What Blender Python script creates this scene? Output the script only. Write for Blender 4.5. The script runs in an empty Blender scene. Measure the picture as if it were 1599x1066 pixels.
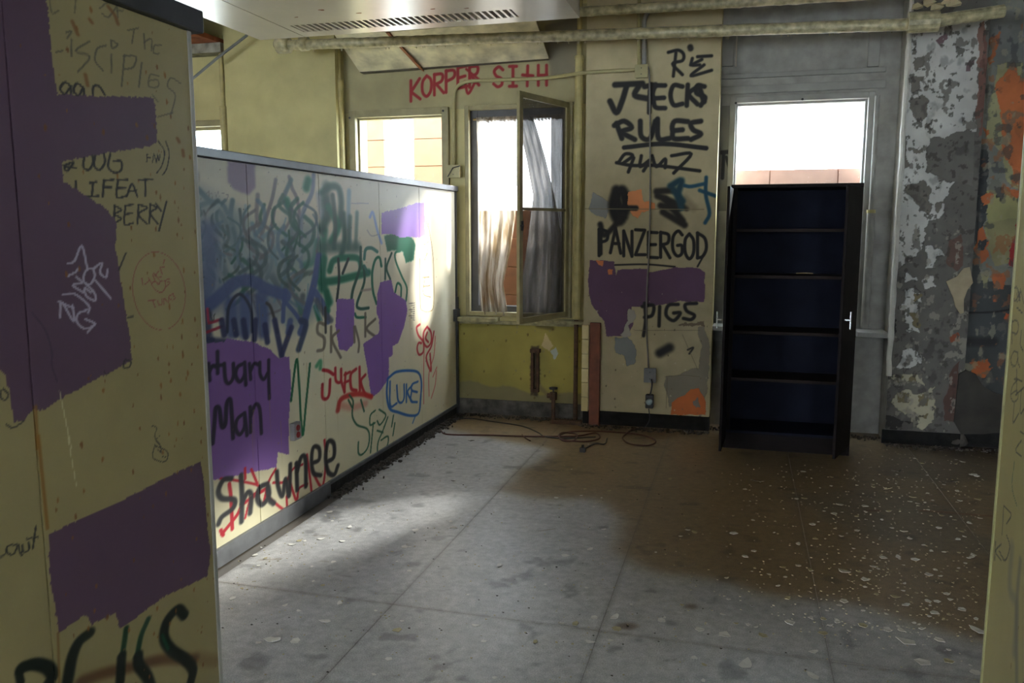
import bpy, bmesh, math, random
import numpy as np
from mathutils import Vector, Matrix

# ------------------------------------------------------------------ camera
F = 1290.0; CX, CY = 799.5, 533.0; H = 1.55
PITCH = math.atan(173 / F); YAW = math.atan(360.5 / math.hypot(F, 173))
cp, sp, cyw, syw = math.cos(PITCH), math.sin(PITCH), math.cos(YAW), math.sin(YAW)
FW = np.array([-syw * cp, cyw * cp, -sp]); RT = np.array([cyw, syw, 0.0]); UP = np.cross(RT, FW)
CAM = np.array([0, 0, H])
C = bpy.context.scene.collection
cam = bpy.data.objects.new('camera', bpy.data.cameras.new('camera')); C.objects.link(cam)
cam.data.sensor_width = 36; cam.data.lens = F / 1599 * 36; cam.data.clip_start = 0.05
cam.location = CAM
cam.matrix_world = Matrix(((RT[0], UP[0], -FW[0], 0), (RT[1], UP[1], -FW[1], 0), (RT[2], UP[2], -FW[2], H), (0, 0, 0, 1)))
bpy.context.scene.camera = cam

def ray(x, y): return FW + RT * (x - CX) / F - UP * (y - CY) / F
def onX(x, y, X): d = ray(x, y); return CAM + d * (X / d[0])
def onY(x, y, Y): d = ray(x, y); return CAM + d * (Y / d[1])
def onZ(x, y, Z=0.0): d = ray(x, y); return CAM + d * ((Z - H) / d[2])

# ------------------------------------------------------------------ light
w = bpy.data.worlds.new('world'); bpy.context.scene.world = w; w.use_nodes = True
bg = w.node_tree.nodes['Background']
bg.inputs[0].default_value = (0.78, 0.89, 1.0, 1); bg.inputs[1].default_value = 26.0
sun = bpy.data.objects.new('sun', bpy.data.lights.new('sun', 'SUN')); C.objects.link(sun)
sun.data.energy = 34.0; sun.data.angle = math.radians(9); sun.data.color = (1.0, 0.97, 0.92)
sun.rotation_euler = Vector((-1.0, -1.45, -0.98)).to_track_quat('-Z', 'Y').to_euler()
vs = bpy.context.scene.view_settings
vs.view_transform = 'Standard'; vs.look = 'None'; vs.gamma = 1; vs.use_curve_mapping = False; vs.exposure = 0.38
bpy.context.scene.cycles.max_bounces = 10
bpy.context.scene.cycles.diffuse_bounces = 6
bpy.context.scene.cycles.transparent_max_bounces = 16
bpy.context.scene.cycles.sample_clamp_indirect = 8

rnd = random.Random(7); R = np.random.RandomState(5)
def lin(c):
    c = np.asarray(c, float) / 255.0
    return np.where(c <= 0.04045, c / 12.92, ((c + 0.055) / 1.055) ** 2.4)

# ------------------------------------------------------------------ helpers
MAT = {}
def mat(name, col, rough=0.7, metal=0.0, var=0.25, scale=8.0, bump=0.15, attr=False, spec=0.5, detail=6, speck=None):
    if name in MAT: return MAT[name]
    m = bpy.data.materials.new(name); m.use_nodes = True; nt = m.node_tree; N = nt.nodes; L = nt.links
    b = N['Principled BSDF']; b.inputs['Roughness'].default_value = rough; b.inputs['Metallic'].default_value = metal
    b.inputs['Specular IOR Level'].default_value = spec
    tc = N.new('ShaderNodeTexCoord'); no = N.new('ShaderNodeTexNoise'); no.inputs['Scale'].default_value = scale; no.inputs['Detail'].default_value = detail
    L.new(tc.outputs['Object'], no.inputs['Vector'])
    mr = N.new('ShaderNodeMapRange'); mr.inputs[1].default_value = 0.3; mr.inputs[2].default_value = 0.7
    mr.inputs[3].default_value = 1 - var; mr.inputs[4].default_value = 1 + var * 0.4
    L.new(no.outputs[0], mr.inputs[0])
    mx = N.new('ShaderNodeMix'); mx.data_type = 'RGBA'; mx.blend_type = 'MULTIPLY'; mx.inputs[0].default_value = 1
    if attr:
        a = N.new('ShaderNodeAttribute'); a.attribute_name = 'paint'; L.new(a.outputs['Color'], mx.inputs[6])
    else:
        mx.inputs[6].default_value = (*lin(col), 1)
    L.new(mr.outputs[0], mx.inputs[7]); out = mx.outputs[2]
    if speck:
        n2 = N.new('ShaderNodeTexNoise'); n2.inputs['Scale'].default_value = speck[0]; n2.inputs['Detail'].default_value = 2
        L.new(tc.outputs['Object'], n2.inputs['Vector'])
        m2 = N.new('ShaderNodeMapRange'); m2.inputs[1].default_value = 0.25; m2.inputs[2].default_value = 0.75
        m2.inputs[3].default_value = 1 - speck[1]; m2.inputs[4].default_value = 1 + speck[1]
        L.new(n2.outputs[0], m2.inputs[0])
        m3 = N.new('ShaderNodeMix'); m3.data_type = 'RGBA'; m3.blend_type = 'MULTIPLY'; m3.inputs[0].default_value = 1
        L.new(out, m3.inputs[6]); L.new(m2.outputs[0], m3.inputs[7]); out = m3.outputs[2]
    L.new(out, b.inputs['Base Color'])
    if bump:
        bp = N.new('ShaderNodeBump'); bp.inputs['Strength'].default_value = bump; bp.inputs['Distance'].default_value = 0.01
        L.new(no.outputs[0], bp.inputs['Height']); L.new(bp.outputs[0], b.inputs['Normal'])
    MAT[name] = m; return m

def tag(o, label=None, cat=None, group=None, kind=None):
    if label: o['label'] = label
    if cat: o['category'] = cat
    if group: o['group'] = group
    if kind: o['kind'] = kind
    return o
def empty(name, loc=(0, 0, 0), label=None, cat=None, group=None, kind=None, parent=None):
    o = bpy.data.objects.new(name, None); C.objects.link(o); o.location = loc; o.empty_display_size = 0.05
    if parent: o.parent = parent
    return tag(o, label, cat, group, kind)

class MB:
    """collects shapes in world coordinates and builds one mesh object"""
    def __init__(s): s.v = []; s.f = []
    def add(s, vs_, fs): n = len(s.v); s.v += [tuple(map(float, p)) for p in vs_]; s.f += [tuple(i + n for i in f) for f in fs]; return s
    def box(s, a, b, M=None):
        x0, y0, z0 = a; x1, y1, z1 = b
        p = [(x0, y0, z0), (x1, y0, z0), (x1, y1, z0), (x0, y1, z0), (x0, y0, z1), (x1, y0, z1), (x1, y1, z1), (x0, y1, z1)]
        if M is not None: p = [M @ Vector(q) for q in p]
        return s.add(p, [(0, 3, 2, 1), (4, 5, 6, 7), (0, 1, 5, 4), (1, 2, 6, 5), (2, 3, 7, 6), (3, 0, 4, 7)])
    def tube(s, pts, r, n=10, caps=True, rv=None):
        pts = [Vector(p) for p in pts]; base = len(s.v); prev = None; m = len(pts)
        for i, p in enumerate(pts):
            t = (pts[min(i + 1, m - 1)] - pts[max(i - 1, 0)]).normalized()
            if prev is None:
                a = Vector((0, 0, 1)) if abs(t.z) < 0.9 else Vector((1, 0, 0)); u = t.cross(a).normalized()
            else: u = (prev - t * prev.dot(t)).normalized()
            prev = u; q = t.cross(u); rr = rv[i] if rv else r
            for k in range(n):
                an = 2 * math.pi * k / n; s.v.append(tuple(p + (u * math.cos(an) + q * math.sin(an)) * rr))
        for i in range(m - 1):
            for k in range(n):
                a = base + i * n + k; b = base + i * n + (k + 1) % n; s.f.append((a, b, b + n, a + n))
        if caps:
            s.f.append(tuple(base + k for k in range(n))[::-1]); s.f.append(tuple(base + (m - 1) * n + k for k in range(n)))
        return s
    def prism(s, poly, d):
        """poly: list of 3D points (planar), d: extrusion vector"""
        n = len(poly); P = [Vector(p) for p in poly]; Q = [p + Vector(d) for p in P]
        return s.add(P + Q, [tuple(range(n))[::-1], tuple(range(n, 2 * n))] + [(i, (i + 1) % n, (i + 1) % n + n, i + n) for i in range(n)])
    def build(s, name, m, parent=None, bevel=0, smooth=False, loc=None):
        me = bpy.data.meshes.new(name)
        v = s.v
        off = Vector((0, 0, 0))
        if loc is not None: off = Vector(loc)
        elif parent is not None: off = world_loc(parent)
        v = [(p[0] - off.x, p[1] - off.y, p[2] - off.z) for p in v]
        me.from_pydata(v, [], s.f); me.update()
        bm = bmesh.new(); bm.from_mesh(me); bmesh.ops.recalc_face_normals(bm, faces=bm.faces); bm.to_mesh(me); bm.free()
        me.materials.append(m)
        if smooth: me.polygons.foreach_set('use_smooth', [True] * len(me.polygons))
        o = bpy.data.objects.new(name, me); C.objects.link(o)
        if parent: o.parent = parent
        elif loc is not None: o.location = off
        if bevel:
            b = o.modifiers.new('bevel', 'BEVEL'); b.width = bevel; b.segments = 2; b.limit_method = 'ANGLE'
        return o
def world_loc(o):
    l = Vector(o.location)
    while o.parent: o = o.parent; l += Vector(o.location)
    return l
def smooth_path(pts, k=6):
    P = [np.array(p, float) for p in pts]
    if len(P) < 3: return P
    P = [2 * P[0] - P[1]] + P + [2 * P[-1] - P[-2]]; out = []
    for i in range(1, len(P) - 2):
        for j in range(k):
            t = j / k
            out.append(0.5 * ((2 * P[i]) + (P[i + 1] - P[i - 1]) * t + (2 * P[i - 1] - 5 * P[i] + 4 * P[i + 1] - P[i + 2]) * t * t + (3 * P[i] - P[i - 1] - 3 * P[i + 1] + P[i + 2]) * t ** 3))
    out.append(P[-2]); return out

# ------------------------------------------------------------------ paint on a fine mesh grid (colour stored per vertex)
_G = np.random.RandomState(3).rand(256, 256)
def vnoise(x, y):
    xi = np.floor(x).astype(int); yi = np.floor(y).astype(int); fx = x - xi; fy = y - yi
    fx = fx * fx * (3 - 2 * fx); fy = fy * fy * (3 - 2 * fy)
    g = lambda a, b: _G[a & 255, b & 255]
    return (g(xi, yi) * (1 - fx) + g(xi + 1, yi) * fx) * (1 - fy) + (g(xi, yi + 1) * (1 - fx) + g(xi + 1, yi + 1) * fx) * fy
def fbm(x, y, o=4):
    s = 0; a = 0.5; t = 0
    for i in range(o): s = s + a * vnoise(x * 2 ** i + 17 * i, y * 2 ** i + 31 * i); t += a; a *= 0.5
    return s / t
def sstep(a, b, x): t = np.clip((x - a) / (b - a), 0, 1); return t * t * (3 - 2 * t)

class Canvas:
    """plane given by axis ('X','Y','Z') and its coordinate; u,v are the two other world axes"""
    def __init__(s, axis, c, u0, u1, v0, v1, du, dv, base, face=1):
        s.axis, s.c, s.face, s.k = axis, c, face, 1.0
        nu = max(2, int(round((u1 - u0) / du)) + 1); nv = max(2, int(round((v1 - v0) / dv)) + 1)
        s.u = np.linspace(u0, u1, nu); s.v = np.linspace(v0, v1, nv); s.U, s.V = np.meshgrid(s.u, s.v)
        s.col = np.empty((nv, nu, 3)); s.col[:] = np.array(base, float); s.h = np.zeros((nv, nu))
    def pj(s, p):
        q = {'X': onX, 'Y': onY, 'Z': onZ}[s.axis](p[0], p[1], s.c)
        dist = float(np.dot(q - CAM, FW))
        uv = {'X': (q[1], q[2]), 'Y': (q[0], q[2]), 'Z': (q[0], q[1])}[s.axis]
        return np.array(uv), dist
    def blend(s, sl, a, col):
        s.col[sl] = s.col[sl] * (1 - a[..., None]) + np.array(col, float) * a[..., None]
    def box(s, pts, m):
        pts = np.array(pts); lo = pts.min(0) - m; hi = pts.max(0) + m
        i0, i1 = np.searchsorted(s.u, [lo[0], hi[0]]); j0, j1 = np.searchsorted(s.v, [lo[1], hi[1]])
        return (slice(j0, j1), slice(i0, i1)), (j1 > j0 and i1 > i0)
    def stroke(s, pts, wpx, col, soft=0.35, alpha=1.0, curve=True, rag=0.0):
        if curve and len(pts) > 2: pts = smooth_path(pts, 5)
        q = [s.pj(p) for p in pts]; P = np.array([a for a, d in q]); wd = wpx * q[0][1] / F
        sl, ok = s.box(P, wd * 1.6 / s.k)
        if not ok: return
        U = s.U[sl] * s.k; V = s.V[sl]; D = np.full(U.shape, 1e9)
        P = P * np.array([s.k, 1.0])
        for a, b in zip(P[:-1], P[1:]):
            ab = b - a; L2 = max(ab @ ab, 1e-12)
            t = np.clip(((U - a[0]) * ab[0] + (V - a[1]) * ab[1]) / L2, 0, 1)
            D = np.minimum(D, np.hypot(U - a[0] - t * ab[0], V - a[1] - t * ab[1]))
        if rag: D = D + (fbm(U / wd * 2, V / wd * 2, 2) - 0.5) * wd * rag
        s.blend(sl, alpha * (1 - sstep(wd / 2 * (1 - soft), wd / 2 * (1 + soft * 1.4), D)), col)
    def pmask(s, pts, rag=0.004, world=False, freq=40.0, seed=0, blur=0):
        P = np.array(pts, float) if world else np.array([s.pj(p)[0] for p in pts])
        sl, ok = s.box(P, rag * 2 + 0.005 + blur * 1.2 * (s.u[1] - s.u[0]))
        if not ok: return sl, None
        U = s.U[sl]; V = s.V[sl]
        if rag:
            n1 = fbm(U * freq + seed, V * freq, 4) - 0.5; n2 = fbm(U * freq + 57, V * freq + 91 + seed, 4) - 0.5
            U = U + n1 * rag * 3; V = V + n2 * rag * 3
        ins = np.zeros(U.shape, bool); n = len(P)
        for i in range(n):
            x0, y0 = P[i]; x1, y1 = P[(i + 1) % n]
            if y0 == y1: continue
            c = ((y0 > V) != (y1 > V)) & (U < (x1 - x0) * (V - y0) / (y1 - y0) + x0); ins ^= c
        return sl, ins.astype(float)
    def poly(s, pts, col, rag=0.004, alpha=1.0, world=False, freq=40.0, seed=0, h=None, blur=0):
        sl, m = s.pmask(pts, rag, world, freq, seed, blur)
        if m is None: return
        for _ in range(blur):
            q = np.pad(m, 1, 'edge'); q = (q[2:] + q[:-2] + q[1:-1] * 2) / 4; m = (q[:, 2:] + q[:, :-2] + q[:, 1:-1] * 2) / 4
        s.blend(sl, m * alpha, col)
        if h is not None: s.h[sl] = s.h[sl] * (1 - m) + h * m
    def text(s, txt, p0, p1, h, wpx, col, soft=0.3, gap=0.22, h1=None, jit=0.05, slant=0.0, alpha=1.0, seed=1):
        r = random.Random(seed); n = len(txt); h1 = h1 or h; p0 = np.array(p0, float); p1 = np.array(p1, float)
        for i, ch in enumerate(txt):
            if ch == ' ': continue
            jy = r.uniform(-jit, jit); 
            for st in FONT[ch].split('|'):
                cv = st[0] == '~'; st = st.lstrip('~')
                pp = []
                for t in st.split():
                    a, b = map(float, t.split(','))
                    f = (i + a * (1 - gap)) / n; hh = h + (h1 - h) * f
                    q = p0 + (p1 - p0) * f + np.array([slant * b * hh, -(b + jy) * hh]); pp.append(q)
                s.stroke(pp, wpx, col, soft, alpha, curve=cv)
    def specks(s, n, cols, r0, r1, region=None, stretch=1.5, seed=1, alpha=0.8):
        rr = np.random.RandomState(seed); u0, u1, v0, v1 = region or (s.u[0], s.u[-1], s.v[0], s.v[-1])
        for _ in range(n):
            c = np.array([rr.uniform(u0, u1), rr.uniform(v0, v1)]); r = rr.uniform(r0, r1) ; col = cols[rr.randint(len(cols))]
            sl, ok = s.box([c], r * 2.2 * stretch)
            if not ok: continue
            D = np.hypot(s.U[sl] - c[0], (s.V[sl] - c[1]) / stretch) * (0.7 + 0.8 * fbm(s.U[sl] / r, s.V[sl] / r, 2))
            s.blend(sl, alpha * (1 - sstep(r * 0.5, r, D)), col)
    def mottle(s, amt, f=3.0, tint=(1, 1, 1), seed=0):
        n = (fbm(s.U * f + seed, s.V * f + seed * 2, 5) - 0.5) * 2
        s.col *= 1 + amt * n[..., None] * np.array(tint)
    def build(s, m, name, parent=None, ub=None, vb=None, gap=0.003, back=None, label=None, edge=True):
        """cut into pieces at the breaks; every piece is an own object with turned-down edges"""
        ub = ub or [s.u[0], s.u[-1]]; vb = vb or [s.v[0], s.v[-1]]; objs = []
        for a, b in zip(ub[:-1], ub[1:]):
            for c, d in zip(vb[:-1], vb[1:]):
                i0, i1 = np.searchsorted(s.u, [a - 1e-6, b + 1e-6]); j0, j1 = np.searchsorted(s.v, [c - 1e-6, d + 1e-6])
                if i1 - i0 < 2 or j1 - j0 < 2: continue
                U = s.U[j0:j1, i0:i1].copy(); V = s.V[j0:j1, i0:i1].copy(); h = s.h[j0:j1, i0:i1].copy(); col = s.col[j0:j1, i0:i1]
                g = gap / 2
                U[:, 0] = a + g; U[:, -1] = b - g; V[0] = c + g; V[-1] = d - g
                if back is not None:   # wrap the border backwards
                    U = np.pad(U, 1, 'edge'); V = np.pad(V, 1, 'edge'); col = np.pad(col, ((1, 1), (1, 1), (0, 0)), 'edge')
                    h = np.pad(h, 1, 'constant', constant_values=-back)
                nv, nu = U.shape
                W = s.c + s.face * h
                P = {'X': (W, U, V), 'Y': (U, W, V), 'Z': (U, V, W)}[s.axis]
                P = np.stack(P, -1).reshape(-1, 3)
                off = np.array(world_loc(parent)) if parent else np.zeros(3); P = P - off
                idx = np.arange(nu * nv).reshape(nv, nu)
                Q = np.stack([idx[:-1, :-1], idx[:-1, 1:], idx[1:, 1:], idx[1:, :-1]], -1).reshape(-1, 4)
                # orientation: wanted normal = +face along axis
                flip = {'X': s.face < 0, 'Y': s.face > 0, 'Z': s.face < 0}[s.axis]
                if flip: Q = Q[:, ::-1]
                me = bpy.data.meshes.new(name); me.vertices.add(len(P)); me.vertices.foreach_set('co', P.ravel())
                me.loops.add(Q.size); me.loops.foreach_set('vertex_index', Q.ravel())
                me.polygons.add(len(Q)); me.polygons.foreach_set('loop_start', np.arange(0, Q.size, 4))
                me.polygons.foreach_set('use_smooth', [False] * len(Q)); me.update(calc_edges=True)
                ca = me.color_attributes.new('paint', 'FLOAT_COLOR', 'POINT')
                cc = np.ones((len(P), 4)); cc[:, :3] = lin(np.clip(col.reshape(-1, 3), 0, 255)); ca.data.foreach_set('color', cc.ravel())
                me.materials.append(m); me.validate()
                o = bpy.data.objects.new(name, me); C.objects.link(o)
                if parent: o.parent = parent
                if label: o['label'] = label
                objs.append(o)
        return objs

FONT = {
 'A': '0,0 .5,1 1,0|.2,.38 .85,.38', 'B': '.1,0 .1,1|~.1,1 .8,.9 .7,.6 .1,.52|~.1,.52 .9,.42 .85,.1 .1,0',
 'C': '~1,.85 .6,1 .15,.75 .1,.3 .5,0 1,.12', 'D': '.1,0 .1,1|~.1,1 .8,.8 .95,.4 .6,.08 .1,0', 'E': '.95,1 .1,1 .1,0 1,0|.1,.5 .8,.52',
 'F': '.95,1 .1,.97 .1,0|.1,.5 .8,.52', 'G': '~1,.85 .6,1 .12,.75 .1,.25 .5,0 .95,.1 .95,.42 .55,.42', 'H': '.1,0 .1,1|.9,0 .9,1|.1,.5 .9,.5',
 'I': '.5,0 .5,1|.15,1 .85,1|.15,0 .85,0', 'J': '.1,1 1,1|~.6,1 .6,.2 .35,0 .05,.25', 'K': '.1,0 .1,1|.95,1 .12,.45 1,0', 'L': '.1,1 .1,0 .95,.02',
 'M': '0,0 .1,1 .5,.3 .9,1 1,0', 'N': '.1,0 .1,1 .9,0 .9,1', 'O': '~.5,1 .1,.75 .1,.25 .5,0 .9,.25 .9,.75 .5,1', 'P': '.1,-.05 .1,1|~.1,1 .85,.92 .85,.6 .1,.48',
 'R': '.1,0 .1,1|~.1,1 .85,.92 .8,.6 .1,.5|.3,.5 1,0', 'S': '~.95,.85 .55,1 .12,.8 .3,.55 .8,.4 .85,.12 .45,0 .05,.15', 'T': '0,1 1,1|.5,1 .5,0',
 'U': '~.1,1 .1,.3 .4,0 .8,.15 .9,.5 .9,1', 'V': '.05,1 .5,0 .95,1', 'W': '0,1 .25,0 .5,.7 .75,0 1,1', 'X': '0,0 1,1|0,1 1,0', 'Y': '0,1 .5,.5|1,1 .3,-.3',
 'Z': '.05,1 .95,1 .05,0 1,.02', '2': '~.1,.8 .4,1 .85,.8 .6,.4 .1,.05 .5,.1 1,0', '0': '~.5,1 .1,.7 .15,.2 .5,0 .9,.3 .85,.8 .5,1',
 '6': '~.8,1 .3,.7 .15,.2 .5,0 .85,.2 .7,.5 .2,.35', '7': '.05,.9 1,.95 .3,0', '4': '.7,0 .7,1 .05,.35 1,.35', '8': '~.5,.5 .2,.8 .5,1 .8,.8 .5,.5 .15,.2 .5,0 .85,.2 .5,.5',
 'a': '~.8,.6 .45,.72 .1,.4 .2,.08 .55,.05 .8,.4|~.8,.68 .8,.2 1,0', 'o': '~.5,.7 .15,.5 .15,.15 .5,0 .85,.2 .8,.55 .5,.7', 'r': '.2,.7 .2,0|~.2,.4 .5,.68 .9,.65',
 't': '.5,1.1 .5,.05 .8,0|.05,.7 .95,.72', 'u': '~.1,.7 .12,.2 .4,0 .8,.25|.8,.7 .85,0', 'y': '~.1,.7 .15,.3 .5,.15 .85,.4|.88,.7 .8,-.6', 'n': '.15,.7 .15,0|~.15,.4 .5,.7 .8,.55 .85,0',
 'e': '~.1,.35 .85,.42 .7,.7 .3,.65 .1,.3 .35,0 .9,.1', 'h': '.15,1.2 .15,0|~.15,.4 .5,.65 .8,.5 .85,0', 'w': '~0,.7 .2,.02 .5,.5 .75,.02 1,.75', 's': '~.85,.6 .4,.7 .2,.5 .75,.25 .5,0 .1,.1',
 'i': '.5,.7 .5,0', 'z': '.1,.7 .9,.7 .1,0 1,.05', 'p': '.15,.7 .15,-.4|~.15,.6 .6,.7 .85,.4 .6,.05 .15,.15', 'l': '.5,1 .5,0', 'c': '~.9,.6 .4,.7 .1,.35 .4,0 .9,.1', '+': '.5,1 .45,0|0,.55 1,.5', 'b': '.15,1 .15,0|~.15,.5 .6,.6 .8,.3 .5,0 .15,.1',
}

# ================================================================== THE ROOM
YEL = (200, 188, 132); KHA = (176, 162, 116); CREAM = (222, 214, 186)
wall_m = mat('wall_paint', YEL, 0.75, attr=True, var=0.12, scale=5, bump=0.25)
plain = lambda n, c, **k: mat(n, c, **k)
m_yel = plain('yellow_wall_paint', (196, 184, 128), rough=0.6, var=0.18, scale=4)
m_ceil = plain('ceiling_plaster', (150, 142, 120), rough=0.9, var=0.35)
m_dark = plain('dark_metal_trim', (44, 44, 46), rough=0.45, var=0.3)
m_greywall = plain('grey_weathered_paint', (160, 157, 150), rough=0.8, var=0.3)
m_pipe = plain('peeling_pipe_paint', (190, 180, 142), rough=0.32, var=0.55, scale=22, bump=0.35)
m_yelpipe = plain('yellow_painted_pipe', (182, 168, 112), rough=0.5, var=0.25, scale=12)
m_frame = plain('khaki_window_paint', (156, 146, 106), rough=0.5, var=0.25, scale=10)
m_sash = plain('grey_steel_sash', (72, 70, 70), rough=0.5, var=0.25)
m_whitep = plain('white_enamel', (205, 195, 178), rough=0.28, var=0.12, scale=3, bump=0.05)

RX0, RX1, RY0, CEIL = -7.2, 2.9, -3.2, 3.42
PY = 6.46; WY = 6.62; BY = 6.74      # pier fronts, window wall of the left bays, window wall of the right bay

# ---- floor: lino sheets
fl = Canvas('Z', 0.0, -2.22, 1.95, 2.1, 6.75, 0.0125, 0.0125, (174, 172, 171), 1)
fl.mottle(0.10, 1.6)
BR = (122, 96, 58)
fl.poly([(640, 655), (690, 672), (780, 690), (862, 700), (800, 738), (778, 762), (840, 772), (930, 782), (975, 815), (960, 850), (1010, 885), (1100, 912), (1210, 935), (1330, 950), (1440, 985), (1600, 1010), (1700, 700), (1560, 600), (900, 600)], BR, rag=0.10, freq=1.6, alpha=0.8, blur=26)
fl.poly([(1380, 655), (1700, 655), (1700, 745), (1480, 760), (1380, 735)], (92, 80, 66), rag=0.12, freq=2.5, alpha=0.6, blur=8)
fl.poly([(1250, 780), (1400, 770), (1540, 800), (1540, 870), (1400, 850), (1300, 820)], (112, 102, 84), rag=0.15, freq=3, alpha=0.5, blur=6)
for c, r_ in (((980, 977), 17), ((1080, 947), 12)):
    fl.poly([(c[0] + r_ * math.cos(a), c[1] + r_ * 0.38 * math.sin(a)) for a in np.linspace(0, 6.2, 14)], (108, 92, 76), rag=0.006, freq=20, alpha=0.85, blur=1)
fl.stroke([(1440, 797), (1480, 800), (1550, 806)], 7, (120, 66, 30), 0.8, 0.7, rag=.6)
fl.stroke([(1355, 797), (1372, 797)], 6, (110, 50, 24), 0.8, 0.8)
fl.stroke([(640, 690), (560, 740), (480, 800), (440, 830), (335, 900)], 14, (104, 98, 92), 0.9, 0.6, rag=.6)
for x_ in (-1.357, -.486, .36, 1.2): fl.blend((slice(None), slice(None)), .3 * (1 - sstep(.004, .022, np.abs(fl.U - x_))), (96, 88, 78))
fl.blend((slice(None), slice(None)), .3 * (1 - sstep(.004, .024, np.abs(fl.V - 3.03))), (96, 84, 70))
for a in range(26):   # scuffs
    x = rnd.uniform(400, 1500); y = rnd.uniform(740, 1060); an = rnd.uniform(-.5, .5); L_ = rnd.uniform(10, 50)
    fl.stroke([(x, y), (x + L_ * math.cos(an), y + L_ * .4 * math.sin(an))], rnd.uniform(1.5, 4), rnd.choice([(110, 104, 98), (170, 166, 160), (100, 84, 60)]), 0.9, 0.5)
n_ = fbm(fl.U * 26, fl.V * 26, 3); fl.col *= (1 + 0.16 * (n_[..., None] - 0.5))
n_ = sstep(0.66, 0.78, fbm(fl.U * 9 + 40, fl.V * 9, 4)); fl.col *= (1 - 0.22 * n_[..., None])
m_floor = mat('dusty_linoleum', (150, 148, 145), 0.38, attr=True, var=0.22, scale=30, bump=0.12, speck=(200, 0.35), spec=0.6)
floor = MB().box((RX0, RY0, -0.2), (RX1, 7.0, -0.004)).build('floor', mat('worn_floor', (84, 76, 66), rough=0.42, var=0.3, scale=3)); tag(floor, kind='structure')
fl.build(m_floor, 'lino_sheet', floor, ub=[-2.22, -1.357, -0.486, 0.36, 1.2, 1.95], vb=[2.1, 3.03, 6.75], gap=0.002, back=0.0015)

# ---- ceiling, outer walls
ceiling = MB().box((RX0, RY0, CEIL), (RX1, 7.0, CEIL + 0.2)).build('ceiling', m_ceil); tag(ceiling, kind='structure')
t = MB().box((RX0 - 0.2, RY0, 0), (RX0, 7.0, CEIL)).build('wall_left', m_yel); tag(t, kind='structure')
t = MB().box((RX1, RY0, 0), (RX1 + 0.2, 7.0, CEIL)).build('wall_right', m_greywall); tag(t, kind='structure')
fb = MB()   # wall behind the camera, with three unseen openings sized to let in fill daylight
ops = [(-6.4, -4.2), (-2.0, -1.3), (1.1, 1.9)]
xs = [RX0] + [v for o in ops for v in o] + [RX1]
for i in range(0, len(xs), 2): fb.box((xs[i], RY0 - .2, 0), (xs[i + 1], RY0, CEIL))
for a, b in ops: fb.box((a, RY0 - .2, 0), (b, RY0, 1.1)).box((a, RY0 - .2, 2.3), (b, RY0, CEIL))
tag(fb.build('wall_front', m_yel), kind='structure')

# ---- back wall: bay walls round the windows, then piers
back = empty('wall_back', (0, WY, 0), kind='structure')
W1 = (-3.24, -2.40, 0.86, 2.53); W2 = (-2.20, -1.36, 0.86, 2.53); W3 = (-0.10, 0.87, 0.82, 2.53); W0 = (-5.35, -4.46, 0.86, 2.50)
def holed(name, x0, x1, y0, y1, holes, m):
    b = MB(); xs_ = [x0] + [v for h in holes for v in h[:2]] + [x1]
    for i in range(0, len(xs_), 2):
        if xs_[i + 1] > xs_[i]: b.box((xs_[i], y0, 0), (xs_[i + 1], y1, CEIL))
    for h in holes: b.box((h[0], y0, 0), (h[1], y1, h[2])).box((h[0], y0, h[3]), (h[1], y1, CEIL))
    return b.build(name, m, back)
holed('bay_wall', -3.36, -1.17, WY + .004, WY + .26, [W1, W2], m_yel)
holed('bay_wall', RX0, -4.34, WY + .004, WY + .26, [W0], m_yel)
holed('bay_wall', -0.24, 1.10, BY, BY + .26, [W3], m_greywall)

# painted skins of the left bay wall (above and below the windows)
RED = (150, 38, 44)
ba = Canvas('Y', WY, -3.32, -1.2, 2.54, 3.3, 0.006, 0.006, (168, 158, 118), -1); ba.mottle(.12, 3)
ba.poly([(850, 40), (905, 30), (905, 120), (860, 125)], (118, 110, 96), rag=.02, freq=8, blur=4, alpha=.7)
ba.text('KORPER', (640, 157), (750, 130), 32, 4.5, RED, gap=.12, jit=.08, seed=3)
ba.stroke([(726, 127), (731, 146), (742, 128)], 4, RED); ba.stroke([(728, 108), (748, 124)], 3.5, RED)
ba.text('SI+H', (770, 136), (862, 134), 31, 4.5, RED, gap=.3, jit=.05, seed=5)
ba.build(wall_m, 'painted_skin', back)
bb = Canvas('Y', WY, -2.36, -1.2, 0.10, 0.80, 0.006, 0.006, (158, 146, 72), -1); bb.mottle(.14, 3)
bb.poly([(700, 595), (760, 600), (830, 612), (930, 615), (930, 640), (700, 640)], (126, 118, 88), rag=.03, freq=6, alpha=.8, blur=2)
bb.poly([(846, 540), (852, 520), (864, 540), (858, 548)], (196, 176, 130), rag=.004); bb.poly([(860, 548), (868, 542), (872, 552), (866, 562)], (170, 176, 168), rag=.004)
bb.poly([(829, 540), (842, 540), (843, 590), (840, 618), (828, 618), (829, 580)], (60, 48, 34), rag=.01, alpha=.9, blur=1); bb.stroke([(838, 600), (862, 622)], 6, (110, 98, 74), .8, .6)
bb.stroke([(840, 508), (862, 512)], 6, (86, 74, 40), .9, .7)
bb.specks(50, [(100, 84, 40), (140, 130, 90)], .004, .012, seed=4)
bb.build(wall_m, 'painted_skin', back)
MB().box((-2.36, WY - .02, 0.0), (-1.2, WY + .003, 0.125)).build('base_coping', plain('sooty_cement', (96, 92, 86), rough=.9, var=.7, scale=14, bump=.8), back)

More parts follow.
